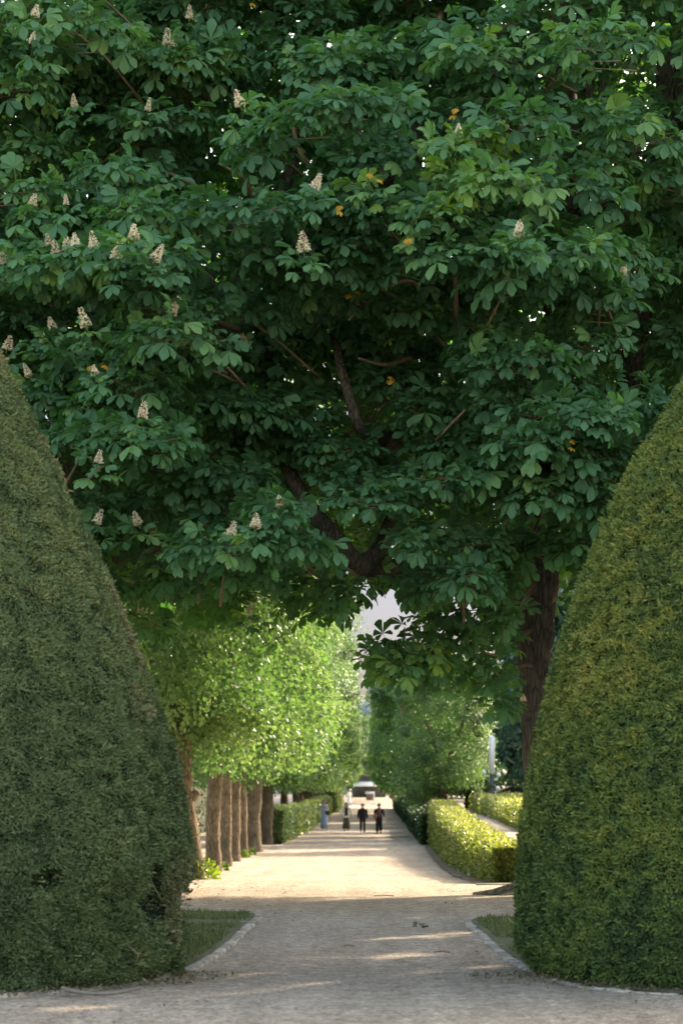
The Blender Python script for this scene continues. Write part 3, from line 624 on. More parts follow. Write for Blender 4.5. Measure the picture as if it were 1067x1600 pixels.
topiary(CL[0], 20.2, PL, M['yew_left'], 'tall clipped yew cone, dull bluish green with ragged hollow foot, left of the path', 31, True)
topiary(CR[0], 20.2, PR, M['yew_right'], 'tall clipped yew cone, dense and tipped with yellow green, right of the path', 77, False)

# ------------------------------------------------------------------ planting plots and kerbs under the cones
def plot(sgn, line, name_l, label_k):
    pts = spline(line, 8); c = np.array([CL[0] if sgn < 0 else CR[0], 20.2])
    poly = [tuple(p) for p in pts] + [(sgn * 9.5, pts[-1][1]), (sgn * 9.5, pts[0][1])]
    mb = MB(); V = [(x, y, float(gpath(y)) + .025) for x, y in poly]; n = len(V)
    V.append((c[0], c[1], .03)); mb.add(V, [((i, (i + 1) % n, n) if sgn < 0 else ((i + 1) % n, i, n)) for i in range(n)])
    tag(mb.build('lawn', M['lawn']), name_l, None, None, 'structure')
    k = thing('stone_kerb', label_k, 'kerb', (pts[len(pts) // 2][0], pts[len(pts) // 2][1], 0))
    seg = np.linalg.norm(np.diff(pts, axis=0), axis=1); s = np.concatenate([[0], np.cumsum(seg)]); L = s[-1]; q = 0.0
    while q < L - .15:
        l = rng.uniform(.26, .44); m = min(q + l / 2, L); x = np.interp(m, s, pts[:, 0]); y = np.interp(m, s, pts[:, 1])
        x2 = np.interp(min(m + .05, L), s, pts[:, 0]); y2 = np.interp(min(m + .05, L), s, pts[:, 1]); a = math.atan2(y2 - y, x2 - x)
        st = MB(); st.box((0, 0, 0), (l / 2 - .014, .085 + rng.uniform(-.01, .01), .06), 0, .012)
        o = st.build('kerb_stone', M['stone'], k); o.location = [float(v) for v in rel(k, (x + rng.uniform(-.01, .01), y, float(gpath(y)) - (.040 if y > 18.6 else .038) + rng.uniform(-.006, .004)))]; o.rotation_euler = (rng.uniform(-.03, .03), rng.uniform(-.03, .03), a + rng.uniform(-.04, .04)); q += l
    # grass
    N = 22000; gx = rng.uniform(1.2, 3.4, N) * sgn; gy = rng.uniform(17.5, 30, N); inner = np.array(poly)
    ex = np.interp(gy, pts[::-1, 1][np.argsort(pts[::-1, 1])], np.abs(pts[::-1, 0][np.argsort(pts[::-1, 1])])); kk = (np.abs(gx) > ex + .06) & (gy < pts[:, 1].max() - .1) & (np.hypot(gx - c[0], gy - 20.2) > 2.1) & (gy > 18.5)
    kk &= noise3(np.stack([gx, gy, 0 * gx], 1), 1.2, 5) > -.35
    gx, gy = gx[kk], gy[kk]; g = MB(); n = len(gx)
    fw = nrm(np.stack([rng.normal(0, .5, n), rng.normal(0, .5, n), np.ones(n)], 1)); Fm = frames(fw, rng.normal(0, 1, (n, 3)))
    bl = ([(-.12, 0, 0), (.12, 0, 0), (0, 1, .25)], [(0, 1, 2)])
    g.inst(bl, Fm * rng.uniform(.03, .075, n)[:, None, None], np.stack([gx, gy, gpath(gy) + .02], 1), np.clip(rng.normal(.5, .25, n), 0, 1))
    tag(g.build('grass', M['grass']), 'thin worn grass on the plot beside the %s yew cone' % ('left' if sgn < 0 else 'right'), None, None, 'stuff')
plot(-1, [(-6.5, 29.9), (-2.2, 29.8), (-1.36, 29.5), (-1.33, 26), (-1.40, 22.5), (-1.62, 20), (-2.15, 18.6), (-3.0, 17.9), (-4.2, 17.7), (-6.5, 17.9)], 'dry grassy plot of earth under the left yew cone', 'pale stone kerb edging the left grass plot')
plot(1, [(6.5, 28.6), (2.2, 28.5), (1.30, 28.1), (1.27, 25.5), (1.34, 22.2), (1.55, 19.6), (2.0, 18.4), (2.8, 17.85), (4.0, 17.65), (6.5, 17.9)], 'dark grassy plot of earth under the right yew cone', 'pale stone kerb edging the right plot')

# ------------------------------------------------------------------ hedges
leafr = ([(0, 0, 0), (-.40, .32, .10), (-.36, .68, .08), (0, 1, -.06), (.36, .68, .08), (.40, .32, .10), (0, .5, -.02)], [(0, 6, 2, 1), (6, 3, 2), (0, 5, 4, 6), (6, 4, 3)])
leaf2 = ([(0, 0, 0), (-.34, .5, .1), (0, 1, 0), (.34, .5, .1)], [(0, 2, 1), (0, 3, 2)])
def hedge(name, label, pts, mat, n_leaf, leaf, seed, group=None, dark_foot=False, tips=0.0):
    """pts: (y, x_left, x_right, z_top) stations along the hedge; foot on the ground"""
    a = np.array(pts, float); ys_ = np.linspace(a[0, 0], a[-1, 0], max(12, int(abs(a[-1, 0] - a[0, 0]) / 1.0)))
    xl, xr, zt = (np.interp(ys_, a[:, 0], a[:, k]) for k in (1, 2, 3))
    t = thing(name, label, 'hedge', ((xl[0] + xr[0]) / 2, ys_[0], float(gpath(ys_[0]))), group)
    mb = MB(); V = []
    prof = [(0.06, 0), (0, .3), (0.0, .8), (.08, .97), (.5, 1), (.92, .97), (1, .8), (1, .3), (.94, 0)]
    zb = gpath(ys_) - .1; m = len(prof)
    for y, l, r, z, b in zip(ys_, xl, xr, zt, zb):
        for u, v in prof: V.append((l + (r - l) * u, y, b + (z - b) * v))
    V = np.array(V); V += .05 * np.stack([noise3(V, 1.2, seed), noise3(V, 1.2, seed + 1), noise3(V, 1.2, seed + 2)], 1)
    Vc = V.copy(); cxx = np.repeat((xl + xr) / 2, m); Vc[:, 0] = cxx + (V[:, 0] - cxx) * .9; Vc[:, 2] -= .06
    P = []
    for k in range(len(ys_) - 1):
        for i in range(m - 1): P.append((k * m + i, k * m + i + 1, (k + 1) * m + i + 1, (k + 1) * m + i))
    P.append(tuple(range(m))[::-1]); P.append(tuple((len(ys_) - 1) * m + i for i in range(m)))
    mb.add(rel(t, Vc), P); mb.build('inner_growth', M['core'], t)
    # leaves over left, top and near end
    f = MB(); n = n_leaf; k = rng.uniform(0, 1, n); yy = a[0, 0] + (a[-1, 0] - a[0, 0]) * k ** 1.25
    l, r, z = (np.interp(yy, a[:, 0], a[:, q]) for q in (1, 2, 3)); b = gpath(yy)
    sel = rng.random(n); H = z - b; face = np.where(sel < .45, 0, np.where(sel < .82, 1, 2))
    u = rng.random(n); v = rng.random(n)
    x = np.where(face == 0, l, np.where(face == 1, l + (r - l) * u, r)); zz = np.where(face == 1, z, b + .04 + H * v * .98)
    nv = np.where((face == 0)[:, None], [-1., 0, .15], np.where((face == 1)[:, None], [0, 0, 1.], [1., 0, .15]))
    ne = n // 9; ye = np.full(ne, a[0, 0]); xe_ = a[0, 1] + (a[0, 2] - a[0, 1]) * rng.random(ne); ze = gpath(a[0, 0]) + .03 + (a[0, 3] - gpath(a[0, 0])) * rng.random(ne)
    x = np.concatenate([x, xe_]); yy = np.concatenate([yy, ye]); zz = np.concatenate([zz, ze]); nv = np.concatenate([nv, np.tile([0., -1, .15], (ne, 1))]); fc = np.concatenate([face, np.full(ne, 3)])
    Q = np.stack([x, yy, zz], 1); nz_ = noise3(Q, 1.2, seed); nf = noise3(Q, 4, seed + 4)
    Q = Q + nv * (.05 * nz_ + .05 * nf + rng.uniform(-.06, .10, len(Q)))[:, None]
    fw = nrm(nv * .5 + rng.normal(0, .6, Q.shape) + np.array([0, 0, .25])); up = nrm(nv + rng.normal(0, .5, Q.shape))
    tn = .42 + .15 * nf + rng.normal(0, .16, len(Q)) + tips * (fc == 1)  # top leaves paler: pale tips plus sunlight painted into the tint
    f.inst(leaf2, frames(fw, up) * (leaf * rng.uniform(.7, 1.3, len(Q)))[:, None, None], rel(t, Q), np.clip(tn, 0, 1))
    f.build('foliage', mat, t); return t
zr = lambda v: CH + v
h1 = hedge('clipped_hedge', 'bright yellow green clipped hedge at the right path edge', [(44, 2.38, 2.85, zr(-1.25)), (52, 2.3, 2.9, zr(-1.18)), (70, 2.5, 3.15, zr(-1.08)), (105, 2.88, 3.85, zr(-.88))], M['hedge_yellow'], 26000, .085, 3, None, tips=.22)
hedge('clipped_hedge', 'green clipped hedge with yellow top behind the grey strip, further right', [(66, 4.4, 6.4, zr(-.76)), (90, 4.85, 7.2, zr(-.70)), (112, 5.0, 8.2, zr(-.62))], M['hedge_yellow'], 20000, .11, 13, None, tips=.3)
hedge('clipped_hedge', 'pale green low hedge along the left path edge, its top tinted as if sunlit', [(106, -4.55, -3.55, .32), (150, -4.3, -3.15, .12), (205, -3.9, -2.75, .30)], M['hedge_green'], 24000, .13, 23, None, tips=.2)
hedge('clipped_hedge', 'short taller hedge block beyond the far end of the left low hedge', [(214, -3.6, -2.3, .85), (236, -3.5, -2.1, .85)], M['hedge_green'], 5000, .16, 33)
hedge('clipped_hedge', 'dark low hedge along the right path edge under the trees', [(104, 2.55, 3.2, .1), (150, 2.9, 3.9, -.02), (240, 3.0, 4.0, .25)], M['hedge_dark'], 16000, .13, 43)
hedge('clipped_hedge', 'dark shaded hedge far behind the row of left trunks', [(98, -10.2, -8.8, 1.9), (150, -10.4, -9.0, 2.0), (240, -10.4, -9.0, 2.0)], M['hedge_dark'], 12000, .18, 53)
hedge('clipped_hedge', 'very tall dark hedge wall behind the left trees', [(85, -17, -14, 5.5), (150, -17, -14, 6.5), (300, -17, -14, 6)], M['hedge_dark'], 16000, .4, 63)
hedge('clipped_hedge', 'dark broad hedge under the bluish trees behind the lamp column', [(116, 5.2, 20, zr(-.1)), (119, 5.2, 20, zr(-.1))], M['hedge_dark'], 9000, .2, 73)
# bed of bare soil along the foot of the yellow hedge
mb = MB(); V = []; yb = np.linspace(42.5, 106, 40)
for y in yb:
    x0 = np.interp(y, [42.5, 52, 70, 106], [2.0, 1.9, 2.15, 2.6]) + .08 * math.sin(y * 1.7); V += [(x0, y, float(gpath(y)) + .02), (x0 + 1.2, y, float(gpath(y)) + .022)]
mb.add(V, [(2 * i, 2 * i + 1, 2 * i + 3, 2 * i + 2) for i in range(39)]); tag(mb.build('soil_bed', M['soil']), 'strip of dark bare soil under the yellow hedge', None, None, 'structure')

# ------------------------------------------------------------------ lime trees of the avenue
def lime_crown(seed, hx, hy, h, nleaf, leaf, name='crown', mat='lime', pw=7.0, nclump=115):
    r = np.random.default_rng(seed); d = nrm(r.normal(0, 1, (nclump, 3)))
    s = (np.abs(d[:, 0]) ** pw + np.abs(d[:, 1]) ** pw + np.abs(d[:, 2]) ** pw) ** (-1 / pw)
    c = d * s[:, None] * r.uniform(.72, .97, nclump)[:, None] * np.array([hx, hy, h / 2]) + np.array([0, 0, h / 2])
    rad = r.uniform(.45, 1.15, nclump) * (hx / 2.6) ** .5
    k = r.integers(0, nclump, nleaf); dv = nrm(r.normal(0, 1, (nleaf, 3))); dv[:, 2] = dv[:, 2] * .8
    pos = c[k] + dv * (rad[k] * r.uniform(.55, 1.05, nleaf))[:, None]
    out = nrm(pos - np.array([0, 0, h / 2])); fw = nrm(dv * .4 + out * .3 + r.normal(0, .5, pos.shape) + np.array([0, 0, -.55])); up = nrm(out * .8 + np.array([0, 0, .7]) + r.normal(0, .4, pos.shape))
    tn = np.clip(.45 + .2 * r.normal(0, 1, nclump)[k] * .7 + r.normal(0, .16, nleaf), 0, 1)
    # thin inner filling, tinted darker to paint shade inside the crown
    n2 = nleaf // 5; pi = (r.uniform(-1, 1, (n2, 3)) * np.array([hx * .8, hy * .8, h * .42]) + np.array([0, 0, h / 2]))
    mb = MB(); mb.inst(leafr, frames(fw, up) * (leaf * r.uniform(.7, 1.25, nleaf))[:, None, None], pos, tn)
    mb.inst(leaf2, frames(nrm(r.normal(0, 1, (n2, 3))), r.normal(0, 1, (n2, 3))) * leaf * 1.6, pi, .3)
    return mb.mesh(name, M[mat])
LC = [lime_crown(1, 2.5, 4.2, 10, 42000, .113), lime_crown(2, 2.6, 4.4, 10, 42000, .113), lime_crown(3, 2.5, 4.0, 10, 42000, .113)]
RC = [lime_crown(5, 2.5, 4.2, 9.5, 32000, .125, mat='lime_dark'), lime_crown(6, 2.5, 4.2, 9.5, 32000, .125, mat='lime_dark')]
BC = [lime_crown(8, 4.2, 4.2, 10, 12000, .3, mat='bluegreen', pw=2.4), lime_crown(9, 4.2, 4.2, 10, 12000, .3, mat='lime_dark', pw=2.4), lime_crown(10, 4.2, 4.2, 10, 14000, .28, mat='lime', pw=2.4)]
def lime_trunk(seed, h, r0, lean=(0, 0), knob=False):
    r = np.random.default_rng(seed); mb = MB()
    P = [(0, 0, -.25), (0, 0, .05), (lean[0] * .1, 0, .5)] + [(lean[0] * t + r.normal(0, .03), lean[1] * t + r.normal(0, .03), .5 + (h - .5) * t) for t in (.35, .7, 1)]
    P = spline(P, 5); rad = np.interp(P[:, 2], [-.25, .05, .5, 1.5, h * .75, h], [r0 * 1.4, r0 * 1.18, r0 * .98, r0 * .92, r0 * .88, r0 * 1.05]); r0 = r0 * .84; rad = rad * .84; P = P + .03 * np.stack([noise3(P + seed, 1.1, 1), noise3(P + seed, 1.1, 2), 0 * P[:, 0]], 1); rad = rad * (1 + .07 * noise3(P + seed, 2.2, 3)); mb.tube(P, rad, 16, jit=.055)
    top = P[-1]
    for i in range(6):
        a = i * 1.05 + r.uniform(-.3, .3); o = np.array([math.cos(a) * .9, math.sin(a) * 1.2, 1.0 + r.uniform(0, .8)])
        mb.tube(spline([top - np.array([0, 0, .3]), top + o * .6, top + o * 1.6 + r.normal(0, .15, 3), top + o * 2.7], 4), np.linspace(r0 * .5, .03, 13), 7)
    if knob: q = np.array([lean[0] * .45, 0, h * .45]); mb.tube(spline([q, q + np.array([r0 * .9, -.03, .06]), q + np.array([r0 * 1.2, -.04, .13])], 4), np.linspace(r0 * .62, r0 * .34, 9), 9, jit=.12)
    return mb.mesh('trunk', M['bark_lime'], True)
# left row: px, py of trunk foot, trunk radius factor
LT = [(300, 1374, .24, 'lime tree with a knobbed leaning trunk, right beside the left yew cone', (-.28, 0), True),
      (334, 1362, .225, 'lime tree with stout straight brown trunk, second from the left yew cone', (.10, 0), False),
      (354, 1354, .19, 'lime tree with slim darker reddish trunk just behind the stout one', (-.05, 0), False),
      (365, 1346, .24, 'lime tree with pale trunk carrying small leafy shoots, fourth in the left row', (.05, 0), False),
      (378, 1339, .22, 'lime tree with forked trunk top, fifth trunk of the left row', (.03, 0), False),
      (396, 1331, .36, 'lime tree with the thickest grey trunk of the left row, sunlit on its right', (.06, 0), False),
      (418, 1320, .29, 'lime tree with short flared trunk rising behind the near end of the left low hedge', (0, 0), False),
      (444, 1306, .27, 'lime tree with dark trunk above the left low hedge, second behind it', (0, 0), False)]
y = 152.0
while y < 400:
    if not (248 < y < 272): LT.append((None, y, .28, None, (0, 0), False))
    y += 13
GL = 'lime trees lining the left of the avenue'; GRr = 'lime trees lining the right of the avenue'
for i, (px, py, r0, lab, lean, kn) in enumerate(LT):
    if px is None: p = np.array([-4.35, py, float(gpath(py))]); lab = 'lime tree far down the left row, its crown one of a sunlit green wall'
    else: p = on_path(px, py)
    h = 3.6 + .25 * math.sin(i * 2.1) if i < 6 else 3.2
    t = thing('lime_tree', lab, 'tree', p, GL); link('trunk', lime_trunk(100 + i, h, r0, lean, kn), t)
    c = link('crown', LC[i % 3], t)
    dx = (1.35 if p[1] < 100 else np.interp(p[1], [100, 130, 400], [1.0, 1.35, 1.7]))
    c.location = (float(np.interp(p[1], [50, 95, 104, 140, 300], [-.1, .0, .35, .35, .1])), 0, 2.75 if i else 2.5); s = np.interp(p[1], [50, 70, 130, 400], [.84, .95, 1.05, 1.15]); c.scale = (float(s) * (1.12 if i % 2 else 1.0), float(s) * (.72 if p[1] < 100 else 1.05), float(s))
    c.rotation_euler = (0, 0, math.pi * (i % 2) + rng.uniform(-.12, .12))
# right row
RT = [(3.95, 116, .3, 'lime tree with rounded light green crown right of the dark row', 'L'), (3.6, 126, .27, 'lime tree with leaning brown trunk at the near end of the dark right row', 'R')]
for y in (140, 153, 166, 181, 196, 211, 226, 241): RT.append((4.15, y, .27, 'lime tree far down the right row, its shaded crown part of a dark green wall', 'R'))
for y in (276, 290, 306, 322, 340, 360, 380): RT.append((4.2, y, .27, 'lime tree beyond the cross path in the right row', 'R'))
for i, (x, y, r0, lab, kind) in enumerate(RT):
    t = thing('lime_tree', lab, 'tree', (x, y, float(gpath(y))), GRr); link('trunk', lime_trunk(200 + i, 2.9, r0, (-.25, 0) if i < 3 else (0, 0)), t)
    c = link('crown', LC[1] if kind == 'L' else RC[i % 2], t); c.location = (-.15, 0, 1.9 if kind == 'L' else 2.3)
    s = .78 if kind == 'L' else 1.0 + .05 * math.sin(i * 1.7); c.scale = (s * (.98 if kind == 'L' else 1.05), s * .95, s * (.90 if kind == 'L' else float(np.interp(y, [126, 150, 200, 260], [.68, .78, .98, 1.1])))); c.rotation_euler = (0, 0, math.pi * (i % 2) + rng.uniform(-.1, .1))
# second line of trees behind the left row, and background trees
def bgtree(x, y, s, k, lab, grp, zc=2.0, sz=1.0):
    t = thing('broad_tree', lab, 'tree', (x, y, float(ground(x, y))), grp); c = link('crown', BC[k], t); c.location = (0, 0, zc); c.scale = (s, s, s * sz); c.rotation_euler = (0, 0, rng.uniform(0, 6))
    mb = MB(); mb.tube([(0, 0, -.3), (0, 0, 2), (0, 0, zc + 4 * s)], [.45, .32, .2], 10, jit=.04); mb.build('trunk', M['bark_lime'], t, True)
for i, y in enumerate((70, 92, 116, 140, 166, 194, 224)): bgtree(-12.2 + .4 * math.sin(i * 3), y, 1.0, 1, 'broad tree in the shaded line behind the left row of trunks', 'trees of the shaded line on the left', 3.0)
for x, y, s, k, sz in ((10.2, 113, .85, 0, 1.25), (15.5, 104, 1.0, 0, 1.35), (13.5, 168, 1.0, 0, 1.0), (20, 175, 1.2, 0, 1.1), (9.8, 196, 1.1, 0, 1.0), (16, 210, 1.4, 0, 1.1), (26, 190, 1.4, 0, 1.2)): bgtree(x, y, s, k, 'dark bluish green tree behind the right hedges', 'dark trees behind the right hedges', .4, sz)
for x, y, s, k, sz in ((-2.6, 425, 1.0, 2, 1.25), (3.4, 432, 1.05, 2, 1.1), (-9, 430, 1.3, 2, 1.2), (10, 440, 1.4, 2, 1.2), (-20, 445, 1.6, 1, 1.1), (22, 450, 1.7, 1, 1.1), (.6, 447, 1.0, 2, 1.2)): bgtree(x, y, s, k, 'light green tree closing the far end of the avenue', 'trees at the far end of the avenue', 2.6, sz)

# leafy sprouts at the trunk feet
def sprout(px, py, s, lab, tn):
    p = on_path(px, py); t = thing('leafy_sprout', lab, 'plant', p, 'leafy sprouts at the trunk feet'); f = MB(); st = MB(); n = int(260 * s)
    d = nrm(rng.normal(0, 1, (n, 3)) * np.array([1, 1, .9])); d[:, 2] = np.abs(d[:, 2]); Q = d * (s * .42 * rng.uniform(.55, 1.0, n))[:, None]
    f.inst(leaf2, frames(nrm(d + rng.normal(0, .5, d.shape)), nrm(d + np.array([0, 0, .6]) + rng.normal(0, .3, d.shape))) * (.12 * rng.uniform(.7, 1.2, n))[:, None, None], Q, np.clip(tn + rng.normal(0, .15, n), 0, 1)); f.build('leaves', M['sprout'], t)
    for _ in range(9):
        o = nrm(rng.normal(0, .5, 3) + np.array([0, 0, .9])); st.tube([(0, 0, -.02), tuple(o * .35 * s)], [.012, .006], 4)
    st.build('stems', M['twig'], t)
sprout(311, 1374, 1.0, 'bright yellow green sprout clump at the foot of the leaning trunk', .75)
sprout(345, 1361, .42, 'small dark leafy sprout beside the stout brown trunk', .2)
sprout(380, 1341, .5, 'low green sprout in front of the forked trunk', .3)
sprout(392, 1336, .45, 'low green sprout before the thickest grey trunk', .3)

# ------------------------------------------------------------------ litter on the path
p = on_path(657, 1450); t = thing('dead_leaf_clump', 'dark curled clump of fallen leaves on the gravel near the right kerb', 'leaf litter', p); f = MB()
for q in range(9):
    Fm = frames(np.array([[rng.uniform(-1, 1), rng.uniform(-.6, .6), rng.uniform(0, .5)]]), np.array([[rng.normal(0, .4), rng.normal(0, .4), 1]])); f.inst(CF[q % 8], Fm * .045, np.array([[rng.uniform(-.06, .06), rng.uniform(-.04, .04), .015 + .03 * rng.random()]]), .1)
f.build('leaves', M['hedge_dark'], t)
for i, (px, py, l, a, lab) in enumerate(((375, 1546, .5, .25, 'x'), (690, 1490, .16, .1, 'short brown twig lying on the gravel right of centre'), (600, 1401, .3, -.1, 'thin brown twig lying near the edge of the shade'), (545, 1480, .12, .6, 'tiny bent twig on the gravel in mid path'))):
    if i == 0: continue
    p = on_path(px, py) + np.array([0, 0, .012]); mb = MB(); mb.tube(spline([(-l / 2, 0, 0), (-.1 * l, .03 * l, .01), (.2 * l, -.04 * l, .005), (l / 2, .05 * l, 0)], 4), .007, 5); o = mb.build('fallen_twig', M['twig']); o.location = p; o.rotation_euler = (0, 0, a); tag(o, lab, 'twig', 'fallen twigs on the gravel')
p = U(155, 1546, 18.05); p[2] = .03; mb = MB(); mb.tube(spline([(-.28, .02, .03), (-.12, -.03, 0), (.06, -.05, -.005), (.2, -.02, .01), (.3, .05, .03)], 5), np.linspace(.017, .011, 21), 7); o = mb.build('fallen_branch', plain('grey_dead_wood', (.15, .13, .11), .9, .3, 20)); o.location = p; tag(o, 'curved bare grey branch lying before the left yew cone', 'branch')
N = 9000; lx = rng.uniform(-2.8, 2.8, N); ly = 15.5 + 27 * rng.random(N) ** 1.1; k = noise3(np.stack([lx, ly * .6, 0 * lx], 1), .8, 91) + .8 * ss(.9, 1.3, np.abs(lx)) + rng.normal(0, .3, N) > .5
k &= (np.abs(lx) < 1.3 + .25 * rng.random(N)) | (ly > 29) | (ly < 17.4); lx, ly = lx[k], ly[k]; n = len(lx); f = MB(); fw = nrm(np.stack([rng.normal(0, 1, n), rng.normal(0, 1, n), rng.normal(0, .15, n)], 1))
f.inst(leaf2, frames(fw, np.array([0, 0, 1.]) + rng.normal(0, .25, (n, 3))) * (.012 + .030 * rng.random(n) ** 3)[:, None, None], np.stack([lx, ly, gpath(ly) + .018], 1), rng.random(n))
for cx_, sg_, nn in ((CL[0], 1, 5200), (CR[0], -1, 2600)):     # dead clippings under the cones
    a = -np.pi / 2 + rng.uniform(-1.5, 1.5, nn); r = 2.12 + .62 * rng.random(nn) ** 2.2; cx = cx_ + np.cos(a) * r; cy = 20.2 + np.sin(a) * r
    f.inst(leaf2, frames(nrm(np.stack([rng.normal(0, 1, nn), rng.normal(0, 1, nn), rng.normal(.1, .2, nn)], 1)), np.array([0, 0, 1.]) + rng.normal(0, .35, (nn, 3))) * (.016 + .03 * rng.random(nn))[:, None, None], np.stack([cx, cy, np.full(nn, .032)], 1), rng.random(nn))
M['litter'] = leaf_mat('litter', [(0, (.06, .045, .03)), (.6, (.16, .12, .07)), (1, (.10, .12, .05))], 0); tag(f.build('leaf_litter', M['litter']), 'scattered fallen bits of leaf on the gravel', None, None, 'stuff')

# ------------------------------------------------------------------ lamp column on the right
d = 104.; p = U(768, 1222, d); p[2] = float(ground(p[0], d)); t = thing('lamp_column', 'white square lamp column with dark foot and small white globes, rising from the far right hedge', 'lamp', p)
z0 = CH + (VY - 1209) / F * d - p[2]; z1 = CH + (VY - 1150) / F * d - p[2]; s = d / F
mb = MB(); mb.box((0, 0, (z0 + z1) / 2), (4.4 * s, 4.4 * s, (z1 - z0) / 2), 0, .03); mb.build('white_shaft', M['white_paint'], t)
mb = MB(); mb.box((0, 0, z0 / 2 - .25), (3.6 * s, 3.6 * s, z0 / 2 + .22)); mb.box((0, 0, z0 - .5), (5 * s, 5 * s, .05)); mb.build('dark_foot', M['dark_metal'], t)
for gx, gy_, zz in ((-12, 0, z0 + .06), (10.5, 0, z0 - .05), (9, -.1, z0 - .62), (-1, .42, z0 - .3)):
    mb = MB(); mb.tube([(0, 0, zz - .12), (gx * s * .6, gy_ * .6, zz - .16), (gx * s, gy_, zz - .1)], .025, 6); b = mb.build('globe_arm', M['white_paint'], t)
    mb = MB(); mb.ball((gx * s, gy_, zz), 3.6 * s, 12); mb.build('globe', M['white_paint'], b, True)

# ------------------------------------------------------------------ far end: pavilion with awning, screen, facade
d = 395.; p = U(570, 1222, d); p[2] = -.9; t = thing('garden_kiosk', 'low dark kiosk under a wide white awning at the far end of the avenue', 'kiosk', p)
M['dark_wall'] = plain('dark_wall', (.07, .06, .05), .9, .4, 1.2)
mb = MB(); mb.box((0.2, 2.2, 1.35), (3.2, 2, 1.4)); mb.build('wall', M['dark_wall'], t)
mb = MB(); mb.box((.2, 2.2, 2.95), (3.4, 2.3, .15)); mb.box((.2, 2.2, 3.4), (2.0, 1.9, .3), 0, 0, .5, .7); mb.build('roof', M['dark_wall'], t)
mb = MB(); mb.add([(-1.9, -1.4, 2.0), (2.3, -1.4, 2.0), (2.3, .19, 2.75), (-1.9, .19, 2.75), (-1.9, -1.4, 1.8), (2.3, -1.4, 1.8), (-1.9, .19, 2.65), (2.3, .19, 2.65)], [(0, 1, 2, 3), (4, 5, 1, 0), (6, 7, 5, 4), (0, 3, 6, 4), (1, 5, 7, 2), (2, 7, 6, 3)]); mb.build('awning', M['white_paint'], t)
for x in (-1.8, 2.2, .6):
    mb = MB(); mb.tube([(x, -1.3, 0), (x, -1.3, 1.9)], .05, 6); mb.build('post', M['dark_metal'], t)
M['wood'] = plain('brown_slats', (.20, .13, .09), .8, .4, 3)
d = 335.; p = U(578, 1222, d); p[2] = float(gpath(d)); t = thing('counter', 'small white topped counter with brown front before the kiosk', 'counter', p)
mb = MB(); mb.box((-.05, 0, .45), (.50, .3, .45)); mb.build('front', M['wood'], t)
mb = MB(); mb.box((0, 0, 1.05), (.64, .36, .15), 0, .02); mb.box((.57, 0, .45), (.07, .36, .45)); mb.build('top', M['white_paint'], t)
d = 480.; p = U(572, 1222, d); p[2] = -.9; t = thing('palace_building', 'pale distant building closing the avenue, seen through the trees', 'building', p)
M['render'] = plain('pale_render', (.50, .47, .42), .9, .1, .3); M['slate'] = plain('slate_roof', (.17, .19, .23), .7, .2, .6); M['glass'] = plain('dark_window', (.05, .06, .07), .2, .2)
mb = MB(); mb.box((0, 6, 8), (26, 6, 8)); mb.build('wall', M['render'], t)
mb = MB(); mb.add([(-26.6, -.6, 16), (26.6, -.6, 16), (26.6, 12.6, 16), (-26.6, 12.6, 16), (-22, 6, 19), (22, 6, 19)], [(0, 1, 5, 4), (1, 2, 5), (2, 3, 4, 5), (3, 0, 4), (3, 2, 1, 0)]); mb.build('roof', M['slate'], t)
for zf_ in (3.2, 7.6, 12.2):
    for x in range(-22, 23, 4):
        fr = MB(); fr.box((x, -.04, zf_), (.85, .1, 1.4)); f_ = fr.build('window', M['white_paint'], t); g = MB(); g.box((x, -.12, zf_), (.7, .06, 1.25)); g.build('pane', M['glass'], f_)

